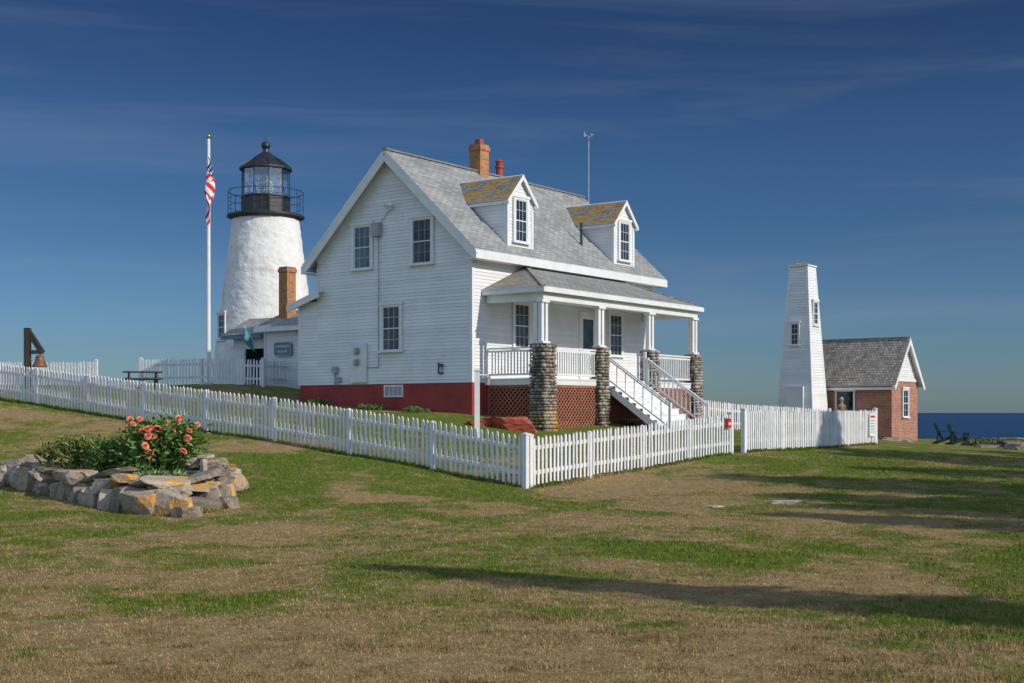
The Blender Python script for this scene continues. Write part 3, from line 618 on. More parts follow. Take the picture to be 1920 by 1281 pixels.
# ================================================================== LIGHTHOUSE
lx,ly=-10.9,56.2; zg=h(lx,ly)-.2
lhs=empty('lighthouse',(lx,ly,0),0,'whitewashed conical stone lighthouse with black iron lantern and gallery','lighthouse')
mb=MB(); nr,ns_=130,150; z0,z1=zg,8.50; r0,r1=2.40,1.46; idx=len(mb.v)
for i in range(nr+1):
    f=i/nr; z=z0+(z1-z0)*f; r=r0+(r1-r0)*f
    for k in range(ns_):
        A_=k*2*math.pi/ns_; p=V((math.cos(A_)*r,math.sin(A_)*r,z*1.3)); dd=.022*noise.noise(p*1.6)+.022*noise.noise(p*4)+.012*noise.noise(p*9)
        mb.v.append((math.cos(A_)*(r+dd),math.sin(A_)*(r+dd),z))
for i in range(nr):
    for k in range(ns_): mb.f.append((i*ns_+k,i*ns_+(k+1)%ns_,(i+1)*ns_+(k+1)%ns_,(i+1)*ns_+k)); mb.m.append(0); mb.t.append(.5); mb.s.append(True)
mb.build('tower',stucco,lhs)
gal=bpy.data.objects.new('gallery',None); add(gal,lhs)
mb=MB(); mb.cyl((0,0,8.48),(0,0,8.60),1.48,1.62,36); mb.cyl((0,0,8.60),(0,0,8.68),1.70,1.70,36); mb.build('deck',blackm,gal)
mb=MB()
for zz,rr in((9.05,.009),(9.38,.009),(9.72,.016)): mb.ring((0,0,zz),1.64,rr,40)
for k in range(12): A_=k*math.pi/6+.1; mb.cyl((1.64*math.cos(A_),1.64*math.sin(A_),8.66),(1.64*math.cos(A_),1.64*math.sin(A_),9.76),.015,.015,6)
mb.build('railing',blackm,gal)
ln=bpy.data.objects.new('lantern',None); add(ln,lhs)
mb=MB(); mb.cyl((0,0,8.68),(0,0,9.46),1.05,1.05,10,0,False,None,False)
for k in range(10):
    A0=k*math.pi/5;A1=(k+1)*math.pi/5
    mb.hexa([(r_*math.cos(a_),r_*math.sin(a_),z_) for z_ in(9.46,9.53) for a_,r_ in((A0,.94),(A0,1.11),(A1,1.11),(A1,.94))])
for k in range(10): A_=k*math.pi/5; mb.cyl((1.06*math.cos(A_),1.06*math.sin(A_),8.7),(1.06*math.cos(A_),1.06*math.sin(A_),9.46),.03,.03,6)
mb.build('parapet',blackm,ln)
for k in range(10): mb=MB(); A_=k*math.pi/5; mb.cyl((1.05*math.cos(A_),1.05*math.sin(A_),9.53),(1.05*math.cos(A_),1.05*math.sin(A_),10.72),.022,.022,6); mb.build('mullion',blackm,ln)
mb=MB(); mb.cyl((0,0,9.53),(0,0,10.70),1.03,1.03,10,0,False,None,False); mb.build('glass',lglass,ln)
mb=MB(); mb.cyl((0,0,10.70),(0,0,10.78),1.16,1.16,20,0,True,None,False); mb.cyl((0,0,10.78),(0,0,11.2),1.15,.60,20,0,False,None,False); mb.cyl((0,0,11.2),(0,0,11.5),.60,.17,20,0,False,None,False); mb.cyl((0,0,11.48),(0,0,11.64),.15,.13,12)
for k in range(10): A_=k*math.pi/5; mb.beam((1.15*math.cos(A_),1.15*math.sin(A_),10.80),(.60*math.cos(A_),.60*math.sin(A_),11.22),.03,.03)
mb.build('roof',blackm,ln)
mb=MB(); mb.rock((0,0,11.80),(.40,.40,.38),0,3,0,1,1,0); mb.cyl((0,0,11.95),(0,0,12.35),.018,.008,6); mb.build('ventilator_ball',blackm,ln)
mb=MB()
for i,(za,ra) in enumerate(((9.55,.18),(9.72,.26),(9.9,.31),(10.08,.31),(10.25,.26),(10.4,.18))): mb.cyl((0,0,za),(0,0,za+.13),ra,ra*.92,20)
mb.cyl((0,0,8.7),(0,0,9.55),.12,.12,10); mb.build('lens',lensm,ln)
def lwin(ang,z,w,hh):
    r=r0+(r1-r0)*(z-z0)/(z1-z0)+.03; window(lhs,(math.cos(ang)*r,math.sin(ang)*r,z),ang+math.pi/2,w,hh,2,4,.1)
lwin(math.radians(-90-52),3.7,.80,1.15)
# flagpole
fz=h(-12.05,50.4); fp=empty('flagpole',(-12.05,50.4,fz),0,'tall white flagpole with gilt ball on lawn','flagpole')
Hp=10.85-fz; mb=MB(); mb.cyl((0,0,-.2),(0,0,Hp),.095,.055,14); mb.cyl((0,0,0),(0,0,.12),.16,.16,14); mb.build('pole',white,fp)
mb=MB(); mb.rock((0,0,Hp+.1),(.2,.2,.2),0,2,0,1,1,0); mb.build('finial',gold,fp)
mb=MB(); mb.cyl((.085,-.02,.9),(.07,-.02,Hp-.1),.007,.007,5); mb.build('halyard',white,fp)
# flag: limp folds
fm,n,b=nt('flag_cloth'); L=n.links; uvn=N(n,'ShaderNodeUVMap',uv_map='UVMap'); sx=N(n,'ShaderNodeSeparateXYZ'); L.new(uvn.outputs[0],sx.inputs[0])
m1=N(n,'ShaderNodeMath',operation='MULTIPLY'); m1.inputs[1].default_value=6.5; L.new(sx.outputs[1],m1.inputs[0]); m2=N(n,'ShaderNodeMath',operation='FRACT'); L.new(m1.outputs[0],m2.inputs[0]); m3=N(n,'ShaderNodeMath',operation='LESS_THAN'); m3.inputs[1].default_value=.5; L.new(m2.outputs[0],m3.inputs[0])
col=mixc(n,m3.outputs[0],(.75,.74,.72),(.60,.02,.035))
c1=N(n,'ShaderNodeMath',operation='LESS_THAN'); c1.inputs[1].default_value=.4; L.new(sx.outputs[0],c1.inputs[0]); c2=N(n,'ShaderNodeMath',operation='GREATER_THAN'); c2.inputs[1].default_value=6/13; L.new(sx.outputs[1],c2.inputs[0]); c3=N(n,'ShaderNodeMath',operation='MULTIPLY'); L.new(c1.outputs[0],c3.inputs[0]); L.new(c2.outputs[0],c3.inputs[1])
mp=N(n,'ShaderNodeMapping'); mp.inputs['Scale'].default_value=(6/.4,5/.54,1); L.new(uvn.outputs[0],mp.inputs[0]); fr_=N(n,'ShaderNodeVectorMath',operation='FRACTION'); L.new(mp.outputs[0],fr_.inputs[0]); sb=N(n,'ShaderNodeVectorMath',operation='DISTANCE'); sb.inputs[1].default_value=(.5,.5,0); L.new(fr_.outputs[0],sb.inputs[0]); lt_=N(n,'ShaderNodeMath',operation='LESS_THAN'); lt_.inputs[1].default_value=.27; L.new(sb.outputs['Value'],lt_.inputs[0])
blue=mixc(n,lt_.outputs[0],(.02,.03,.12),(.75,.75,.75)); col=mixc(n,c3.outputs[0],col,blue); L.new(col,b.inputs['Base Color']); b.inputs['Roughness'].default_value=.85
nu,nv=44,22; vs=[];uvs=[];fs=[]
for i in range(nu+1):
    for j in range(nv+1):
        u=i/nu; v=j/nv
        hoist=1.45; fall=u*1.55*(1-.25*v)
        wdt=.46*(1-math.exp(-u*3.0))
        x=.10+wdt*(.55+.45*math.sin(u*9+v*7.0))*(.55+.6*v*.6)+.03*math.sin(v*17)
        y=.16*math.sin(v*11+u*4)*min(1,u*2.5)+.02*math.cos(u*20)
        z=-(1-v)*hoist*(1-.15*u)-fall
        vs.append((x-.18*u,y,z)); uvs.append((u,v))
for i in range(nu):
    for j in range(nv): a=i*(nv+1)+j; fs.append((a,a+nv+1,a+nv+2,a+1))
me=bpy.data.meshes.new('flag'); me.from_pydata(vs,[],fs); uvl=me.uv_layers.new(name='UVMap')
for p in me.polygons:
    p.use_smooth=True
    for li in p.loop_indices: uvl.data[li].uv=uvs[me.loops[li].vertex_index]
me.materials.append(fm); fl=bpy.data.objects.new('flag',me); fl.location=(-12.12,50.30,10.15); fl.rotation_euler=(0,0,-.15); add(fl); tag(fl,'limp American flag with stars and stripes hanging from pole','flag')
# ================================================================== FOG BELL TOWER + BRICK HOUSE
tc_=V((14.02,61.26)); tz=h(14.02,61.26)
bt=empty('bell_tower',(tc_.x,tc_.y,0),ROT,'tall tapering white shingled fog bell tower beside brick shed','tower')
zb_=tz-.3; zt_=7.0; wb_=.98; wt_=.455
half=lambda z: wb_+(wt_-wb_)*(z-zb_)/(zt_-zb_)
mb=MB()
for u,nn in(((1,0,0),(0,-1,0)),((1,0,0),(0,1,0)),((0,1,0),(-1,0,0)),((0,1,0),(1,0,0))):
    clap(mb,(0,0,0),u,nn,zb_,zt_,lambda z:(-half(z),half(z)),.13,.024,0,lambda z:-half(z))
mb.build('wall',siding,bt)
for sx in(-1,1):
    for sy in(-1,1): mb=MB(); mb.beam((sx*(wb_-.03),sy*(wb_-.03),zb_),(sx*(wt_-.03),sy*(wt_-.03),zt_),.10,.10,0,.5,V((1,0,0))); mb.build('corner_board',white,bt)
mb=MB(); q4=[V((sx*.52,sy*.52,zt_)) for sx,sy in((-1,-1),(1,-1),(1,1),(-1,1))]; mb.hexa([*q4,*[p+V((0,0,.06)) for p in q4]],1)
for i in range(4): mb.face([q4[i]+V((0,0,.062)),q4[(i+1)%4]+V((0,0,.062)),V((0,0,zt_+.26))])
mb.build('roof',[shakes,white],bt)
def tw(side,z,off=0):
    r=half(z)+.03
    if side=='f': window(bt,(-r,off,z),-math.pi/2,.52,1.05,2,4,.07)
    else: window(bt,(off,-r,z),0,.62,1.15,2,4,.08)
tw('f',3.75,.08); tw('s',4.75,.05)
mb=MB(); r=half(0)+.06
mb.bb((-r-.02,-.42,-.95),(-r+.1,.42,1.15)); dd=mb.build('door',siding,bt); mb=MB(); mb.bb((-r-.04,-.47,-.95),(-r+.12,-.42,1.22)); mb.bb((-r-.04,.42,-.95),(-r+.12,.47,1.22)); mb.bb((-r-.04,-.42,1.15),(-r+.12,.42,1.22)); mb.build('frame',white,dd); mb=MB(); mb.cyl((-r-.03,-.33,.1),(-r-.09,-.33,.1),.035,.035,8); mb.build('handle',blackm,dd)
bs=empty('brick_shed',(17.95,60,0),ROT,'small red brick oil house with cedar shake gable roof','shed')
bl,bw_=4.0,3.5; ez=1.5; rz=3.5
mb=MB(); mb.bb((0,0,-2.0),(bw_,bl,ez),0); mb.build('wall',brick,bs)
mb=MB(); 
gx=lambda z:(max(0,(z-ez)/(rz-.15-ez)*bw_/2),bw_-max(0,(z-ez)/(rz-.15-ez)*bw_/2))
for yy,nn in((0,(0,-1,0)),(bl,(0,1,0))): clap(mb,(0,yy,0),(1,0,0),nn,ez,rz-.2,gx,.11,.03)
mb.bb((-.05,-.05,ez-.02),(bw_+.05,.02,ez+.1)); mb.bb((-.04,.02,ez-.1),(.0,bl,ez+.05)); mb.build('gable',siding,bs)
mb=MB(); ov=.28; k=(rz-ez)/(bw_/2); 
slab(mb,[(-ov,-ov,ez-k*ov+.1),(-ov,bl+ov,ez-k*ov+.1),(bw_/2,bl+ov,rz+.1),(bw_/2,-ov,rz+.1)],.07,0,1); slab(mb,[(bw_+ov,-ov,ez-k*ov+.1),(bw_+ov,bl+ov,ez-k*ov+.1),(bw_/2,bl+ov,rz+.099),(bw_/2,-ov,rz+.099)],.07,0,1)
for sg_ in(0,1):
    p0=V((-ov,-ov+.02,ez-k*ov-.06)); p1=V((bw_/2,-ov+.02,rz-.06))
    if sg_: p0.x=bw_-p0.x; p0.y+=.003;p1.y+=.003
    mb.beam(p0,p1,.04,.2,1)
mb.bb((-ov-.02,-ov,ez-k*ov-.12),(-ov+.02,bl+ov,ez-k*ov+.0),1); mb.beam((bw_/2,-ov,rz+.12),(bw_/2,bl+ov,rz+.12),.2,.05,0)
mb.build('roof',[shakes,white],bs)
window(bs,(1.72,-.02,.45),0,.85,1.35,2,4,.09)
mb=MB(); mb.bb((-.06,1.80,-1.2),(.0,1.88,1.0)); mb.bb((-.06,2.72,-1.2),(0,2.80,1.0)); mb.bb((-.07,1.76,1.0),(0,2.84,1.1)); mb.bb((-.03,1.88,-1.2),(-.005,2.72,.1)); 
dd=mb.build('door',white,bs); mb=MB(); mb.bb((-.035,1.88,.1),(-.01,2.72,1.0)); mb.build('glass',glass,dd); mb=MB()
for yy in(2.16,2.44): mb.bb((-.045,yy-.012,.1),(-.03,yy+.012,1.0))
mb.bb((-.045,1.88,.54),(-.031,2.72,.56)); mb.bb((-.045,1.88,.08),(-.031,2.72,.12)); mb.build('muntin',blackm,dd)
# ================================================================== FENCES
def fence(p0,p1,label,side,hh=1.08,spc=.125,mat=fencew,pw=.066):
    p0=V(p0);p1=V(p1); L=(p1-p0).length; d=(p1-p0)/L
    fe=empty('picket_fence',(p0.x,p0.y,h(p0.x,p0.y)),math.atan2(d.y,d.x),label,'fence','white picket fences around the keeper\'s garden'); z00=fe.location.z
    nb=max(1,round(L/2.45)); bl_=L/nb; sy=-1 if side>0 else 1
    ss=np.linspace(0,L,nb+1); zs=[float(z)-z00 for z in H(p0.x+d.x*ss,p0.y+d.y*ss)]
    for i,s_ in enumerate(ss):
        end=i in(0,nb); mb=MB(); w_=.11 if end else .09; up=.0 if end else -.05
        mb.bb((s_-w_/2,-w_/2,zs[i]-.25),(s_+w_/2,w_/2,zs[i]+hh-.02+up)); tpz=zs[i]+hh-.02+up
        if end: mb.bb((s_-w_/2-.01,-w_/2-.01,tpz),(s_+w_/2+.01,w_/2+.01,tpz+.03)); tpz+=.03
        for a,b in(((-1,-1),(1,-1)),((1,-1),(1,1)),((1,1),(-1,1)),((-1,1),(-1,-1))): mb.face([(s_+a[0]*w_/2,a[1]*w_/2,tpz+.001),(s_+b[0]*w_/2,b[1]*w_/2,tpz+.001),(s_,0,tpz+.035)])
        mb.build('post',mat,fe)
    for i in range(nb):
        mb=MB(); a,b=ss[i]+.045,ss[i+1]-.045
        for hz in(.30,.80): 
            mb2=MB(); mb2.beam((a,0,zs[i]+hz),(b,0,zs[i+1]+hz),.04,.085); mb2.build('rail',mat,fe)
        k=int((b-a)/spc); off=sy*.034
        for j in range(k):
            s_=a+(j+.5)*(b-a)/k+random.uniform(-.009,.009); f=(s_-ss[i])/bl_; z_=zs[i]*(1-f)+zs[i+1]*f
            gz=float(h(p0.x+d.x*s_,p0.y+d.y*s_))-z00
            w_=pw+random.uniform(-.004,.003); top=z_+hh-.04+random.uniform(-.02,.02); bot=max(gz+.035,z_+.04)+random.uniform(0,.035); ln_=random.gauss(0,.012)
            prof=[(-w_/2,bot),(w_/2,bot),(w_/2+ln_,top-.055),(w_/2*.55+ln_,top-.018),(ln_,top),(-w_/2*.55+ln_,top-.018),(-w_/2+ln_,top-.055)]
            y0,y1=off-.011,off+.011; A_=[V((s_+x,y0,z)) for x,z in prof]; B_=[V((s_+x,y1,z)) for x,z in prof]; t=random.random()
            mb.face(A_,0,t);mb.face(B_[::-1],0,t)
            for q_ in range(7): mb.face([A_[q_],B_[q_],B_[(q_+1)%7],A_[(q_+1)%7]],0,t)
        mb.build('picket_panel',mat,fe)
    return fe
def on(s_,e): return (F0.x+e.x*s_,F0.y+e.y*s_)
fence(on(0,eL),on(24.5,eL),'long white picket fence climbing the lawn past the flower bed',-1,1.08,.135,fencew,.062)
fence(on(.14,eR),on(8.82,eR),'white picket fence running from corner post to the gate',1,1.06,.13,fencew,.064)
fence(on(9.55,eR),on(18.67,eR),'white picket fence with notices beyond the gate',1,1.13,.118,fencew,.076)
fence((-21.5,52.2),(-16.9,51.6),'short run of white picket fence on the rise',1)
fence((-14.5,49.6),(-9.55,48.7),'white picket fence before the lighthouse',1)
fence((7.0,49.6),(14.0,56.0),'white picket fence behind the porch toward the bell tower',1,1.15)
fence((-9.55,48.7),(-8.6,51.0),'short white picket fence turning to the museum door',1)
# red box on fence, notice
p=on(8.5,eR); zz=h(*p); mb=MB(); mb.bb((-.09,-.06,.0),(.09,.02,.22)); mb.face([(-.10,-.09,.22),(.10,-.09,.22),(.10,.03,.26),(-.10,.03,.26)]); mb.bb((-.05,-.065,.08),(.05,-.06,.14),1)
o=mb.build('donation_box',[redbox,signw],None,(p[0]+.06,p[1]-.045,zz+.68),ROT); tag(o,'small red metal box fixed to fence end','box')
p=on(18.2,eR); zz=h(*p); mb=MB(); mb.bb((-.24,-.012,-.36),(.24,.012,.36)); o=mb.build('notice_board',signw,None,(p[0]+.07,p[1]-.05,zz+.62),ROT); tag(o,'white notice board with red heading on picket fence','sign')
mb=MB(); mb.bb((-.18,-.018,.22),(.18,-.012,.29)); 
for k in range(5): mb.bb((-.18,-.017,.12-k*.09),(.18-.04*(k%2),-.012,.15-k*.09),1)
mb.build('heading',[redbox,grayp],o)
# lamp post
lpx,lpy=-.95,34.6; z=h(lpx,lpy); lp=empty('lamp_post',(lpx,lpy,z),0,'short white square post with small lantern','lamp post')
mb=MB(); mb.bb((-.07,-.07,-.2),(.07,.07,1.12-z)); mb.bb((-.09,-.09,1.12-z),(.09,.09,1.16-z)); mb.beam((0,0,1.02-z),(.28,0,1.02-z),.04,.04); mb.build('post',white,lp)
mb=MB(); t=1.0-z; mb.cyl((.28,0,t),(.28,0,t-.06),.03,.11,8); mb.cyl((.28,0,t-.06),(.28,0,t-.26),.09,.06,8); mb.build('lantern',grayp,lp)
# ================================================================== ROCKS
def rockobj(x,y,d,mat,label,name='rock',sink=.3,rot=0):
    mb=MB(); mb.slabrock((0,0,0),d,rot,0,4,.10); o=mb.build(name,mat,None,(x,y,h(x,y)+d[2]*(.5-sink)-.02)); tag(o,label,'rock'); return o
for x,y,d,r_ in((.05,38.0,(1.25,.7,.52),.1),(-.85,38.0,(.7,.5,.22),.4)):
    o=rockobj(x,y,d,ledge,'low rust-red stained bedrock ledge beside the porch',rot=r_); o['group']='red ledge rocks by the porch'
rockobj(4.9,22.4,(.62,.34,.10),rockm,'flat pale stone showing through the lawn'); rockobj(3.4,21.6,(.3,.2,.06),rockm,'small stone in the lawn')
for x,y,d in((20.9,51.5,(1.6,.9,.35)),(22.5,56,(1.8,1.2,.4)),(24.5,60.2,(2.4,1.4,.5)),(16.6,55.4,(.8,.5,.25)),(17.6,57.5,(.7,.5,.3)),(18.9,50.5,(.9,.5,.2))):
    o=rockobj(x,y,d,rockm,'low grey bedrock outcrop near the shore'); o['group']='grey shore rocks'
# flower-bed border
bd=empty('stone_border',(cR[0],cR[1],0),0,'rough ring of stacked field stones with orange lichen around flower bed','stone border')
R_=[V(p) for p in ring]; k=len(R_)
def along(t):
    Ls=[(R_[(i+1)%k]-R_[i]).length for i in range(k)]; T=sum(Ls); t=(t%1)*T
    for i in range(k):
        if t<=Ls[i]: return R_[i].lerp(R_[(i+1)%k],t/Ls[i]), math.atan2(*(R_[(i+1)%k]-R_[i]).yx), T
        t-=Ls[i]
cen=V(cR); T=along(0)[2]
for lay,(zz,sc,szr,hr) in enumerate(((.09,1.045,(.26,.60),(.20,.36)),(.25,.99,(.26,.70),(.10,.22)),(.40,.945,(.30,.85),(.06,.14)))):
    t=random.random()*.1; t0=t
    while t<t0+1:
        L_=random.uniform(*szr); p,ang,_=along(t+L_/2/T); p=cen+(p-cen)*(sc+random.uniform(-.04,.04)); d=(L_*1.12,random.uniform(.28,.52),random.uniform(*hr)*1.15)
        front=p.x>-6.4 and p.y<21.5
        if lay==2 and random.random()<(.15 if front else .45): t+=L_/T; continue
        lich=random.random()<(.38 if front else .10)
        if lich and lay==0: d=(d[0],d[1],d[2]*1.25)
        mb=MB(); mb.slabrock((0,0,0),d,ang+random.uniform(-.5,.5),0,3,.08)
        o=mb.build('stone',rockl if lich else rockm,bd,(p.x-cen.x,p.y-cen.y,h(p.x,p.y)+zz+random.uniform(-.04,.05)+(.05 if front and lay else 0)))
        o.rotation_euler=(random.uniform(-.24,.24),random.uniform(-.24,.24),0)
        if lich: o['label']='stone with orange lichen'
        t+=L_/T
for x,y,d,up in((-4.55,20.3,(.45,.3,.22),.07),(-4.85,18.95,(.4,.3,.18),.05),(-9.6,23.2,(.5,.35,.28),.08),(-5.05,20.8,(.30,.12,.38),.52)): 
    mb=MB(); mb.slabrock((0,0,0),d,random.random()*3,0,3,.06); mb.build('stone',rockm,bd,(x-cen.x,y-cen.y,h(x,y)+up))
mb=MB(); rr=[cen+(p-cen)*.97 for p in R_]
nR=10
for i in range(k):
    for j in range(nR):
        f=lambda a,j:(lambda q:(q.x-cen.x,q.y-cen.y,h(q.x,q.y)+.28+.12*(1-j/nR)+.03*noise.noise(V((q.x*4,q.y*4,0)))))(cen+(a-cen)*(j/nR))
        mb.face([f(rr[i],j),f(rr[i],j+1),f(rr[(i+1)%k],j+1),f(rr[(i+1)%k],j)],0,None,True)
mb.build('soil',soilm,bd)
# plants
def leaf(mb,c,dv,L_,w,m=0):
    dv=dv.normalized(); sd=dv.cross(V((random.gauss(0,1),random.gauss(0,1),random.gauss(0,1)))).normalized()*w/2; nn=dv.cross(sd).normalized()*L_*.12
    a=c;b=c+dv*L_*.45+sd+nn;d_=c+dv*L_;e_=c+dv*L_*.45-sd+nn
    t=random.random(); mb.face([a,b,d_],m,t); mb.face([a,d_,e_],m,t)
def plant(name,x,y,label,cat,wx,wy,hh,nl,mat,Ls=(.08,.16),up=.3,stems=12,sprd=.16,ncl=26):
    z=h(x,y)+.34; pe=empty(name,(x,y,z),0,label,cat)
    mb=MB(); tips=[]
    for i in range(stems):
        a=random.random()*6.28; r=random.random()**.5; tp=(math.cos(a)*wx*r*1.05,math.sin(a)*wy*r*1.05,hh*random.uniform(.6,1.08)*(1-.2*r)); tips.append(tp)
        mb.cyl((math.cos(a)*wx*r*.4,math.sin(a)*wy*r*.4,-.1),tp,.010,.005,5)
    mb.build('stem',leafm,pe)
    mb=MB(); cl=[]
    for i in range(ncl): 
        a=random.random()*6.28;r=random.random()**.5; cl.append((math.cos(a)*wx*r,math.sin(a)*wy*r,hh*random.uniform(.05,.85)*(1-.35*r*r)))
    cl+=[(a_*.95,b_*.95,c_*.85) for a_,b_,c_ in tips]
    for i in range(nl):
        c=random.choice(cl); p=V((random.gauss(c[0],wx*sprd),random.gauss(c[1],wy*sprd),max(0,random.gauss(c[2],hh*.09))))
        dv=V((random.gauss(0,1)+p.x/wx*.6,random.gauss(0,1)+p.y/wy*.6,random.gauss(up,.6))); L_=random.uniform(*Ls); leaf(mb,p,dv,L_,L_*.42)
    mb.build('foliage',mat,pe)
    return pe,tips
dh,tips=plant('dahlia_bush',-5.95,21.4,'bushy dahlia plant with coral pink double blooms','flowering plant',.64,.48,1.06,3000,leafm,(.07,.15),.2,40,.13,28)
mb=MB()
for ly_ in range(5):
    for k_ in range(13-ly_*2):
        A_=k_*2*math.pi/(13-ly_*2)+ly_*.3; el=.05+ly_*.36; r=.080-.008*ly_; dv=V((math.cos(A_)*math.cos(el),math.sin(A_)*math.cos(el),math.sin(el))); sd=V((-math.sin(A_),math.cos(A_),0))*.025
        mb.face([dv*.02,dv*r*.7+sd,dv*r,dv*r*.7-sd])
bm_=mb.mesh('bloom',[petal])
for i in range(38):
    o=bpy.data.objects.new('bloom',bm_)
    if i<24: tp=tips[i]; loc=(tp[0],tp[1]-.03,tp[2]+.03)
    else:
        a=random.random()*6.28; r=random.random()**.5; loc=(.1+math.cos(a)*.60*r,-abs(math.sin(a))*.55*r-.12,1.0*random.uniform(.25,.85))
    o.location=loc; s_=random.uniform(.6,1.1); o.scale=(s_,s_,s_); o.rotation_euler=(random.uniform(.4,1.3),random.uniform(-.5,.5),random.uniform(-.2,1.0)); add(o,dh)
plant('perennial_bush',-7.35,22.3,'yellowish green feathery perennial clump in the bed','plant',.85,.5,.66,2600,leafy,(.06,.13),1.0,40,.12)
plant('perennial_bush',-6.75,21.7,'dark green leafy perennial beside the dahlias','plant',.45,.4,.62,1500,leafm,(.06,.12),.8,16)
plant('ground_plant',-5.75,20.5,'low grey-green carnation foliage at the bed edge','plant',.75,.26,.17,1400,leafg,(.06,.13),.6,4)
for x,y in((-6.6,43.4),(-4.6,41.9),(-3.0,40.6)):
    o,_=plant('garden_shrub',x,y,'low green garden plant against the red foundation','plant',.40,.25,.20,300,leafm,(.06,.14),.8,4); o.location.z=h(x,y)-.03; o['group']='low plants by the foundation'
for x,y in((20.9,56.8),(21.9,58.5),(23.2,57.6)):
    o,_=plant('shore_bush',x,y,'low beach rose bush at the lawn edge','plant',.7,.5,.35,600,leafy,(.08,.2),.8,4); o.location.z=h(x,y)-.05; o['group']='low bushes near the shore'
# ================================================================== chairs / table / bell frame
def chairmesh():
    mb=MB()
    for i in range(5): mb.box((.02+.1*i,0,.37-.03*i),(.085,.52,.02),0,Matrix.Rotation(.25,3,'Y'))
    for i in range(6):
        y=-.23+.092*i; f=1-abs(i-2.5)/2.5; mb.beam((.42+.0,y*.85,.25),(.74,y*1.12,.86+.14*f),.08,.02,0,None,V((0,1,0)) )
    for y in(-.32,.32):
        mb.beam((-.10,y,.56),(.62,y,.60),.13,.025); mb.bb((-.04,y-.02,0),(.06,y+.02,.55)); mb.beam((.0,y*.85,.36),(.85,y*.85,.03),.03,.12); mb.beam((.58,y,.60),(.62,y*.9,.12),.03,.06)
    mb.beam((.60,-.32,.58),(.60,.32,.58),.03,.07); mb.bb((-.03,-.30,.30),(0,.30,.40))
    return mb.mesh('adirondack_chair',[chairm])
cm=chairmesh()
for x,y,r in((18.95,54.6,2.85),(19.75,55.2,3.0)):
    o=bpy.data.objects.new('adirondack_chair',cm); o.location=(x,y,h(x,y)); o.rotation_euler=(0,0,r); add(o); tag(o,'dark green slatted garden chair facing the sea','chair','garden chairs facing the sea')
mb=MB(); mb.bb((-.35,-.22,.32),(.35,.22,.35)); 
for a in(-.3,.3):
    for b_ in(-.18,.18): mb.bb((a-.02,b_-.02,0),(a+.02,b_+.02,.32))
o=mb.build('footstool',chairm,None,(20.2,54.3,h(20.2,54.3)),.3); tag(o,'low dark green footstool on grass','stool')
mb=MB()
for i in range(4): mb.bb((-.65,-.32+.165*i,.60),(.65,-.32+.165*i+.15,.64))
for y in(-.7,.5): mb.bb((-.65,y,.36),(.65,y+.2,.40))
for x in(-.45,.45):
    for sg_ in(-1,1): mb.beam((x,sg_*.2,.60),(x,sg_*.55,.0),.05,.1)
    mb.beam((x,-.65,.34),(x,.65,.34),.05,.08)
px_,py_=-12.75,43.8; o=mb.build('picnic_table',timber,None,(px_,py_,h(px_,py_)-.05),.35); tag(o,'dark weathered wooden picnic table on the lawn','table')
px_,py_=-15.65,41; z=h(px_,py_); bf=empty('timber_davit',(px_,py_,z),0,'dark timber davit post with slanting brace on the lawn','davit')
t=2.72-z; mb=MB(); mb.bb((-.09,-.09,-.2),(.09,.09,t)); mb.beam((0,0,t-.06),(.50,-.05,t-.80),.14,.16); mb.beam((.0,0,t-.78),(.52,-.05,t-.78),.12,.12); mb.build('beam',timber,bf)
mb=MB(); prof=[(0,.30),(.08,.30),(.12,.26),(.15,.12),(.20,.02),(.24,-.06),(.23,-.08)]
for (ra,za),(rb,zb2) in zip(prof,prof[1:]): mb.cyl((0,0,za),(0,0,zb2),max(ra,.001),rb,18,0,False)
o=mb.build('bell',copper,None,(px_+.42,py_-.05,2.72-.80-.38)); tag(o,'rusty brown bell hanging from dark timber frame','bell')
mb=MB(); mb.cyl((0,0,.3),(0,0,.38),.02,.02,6); mb.build('hanger',blackm,o)
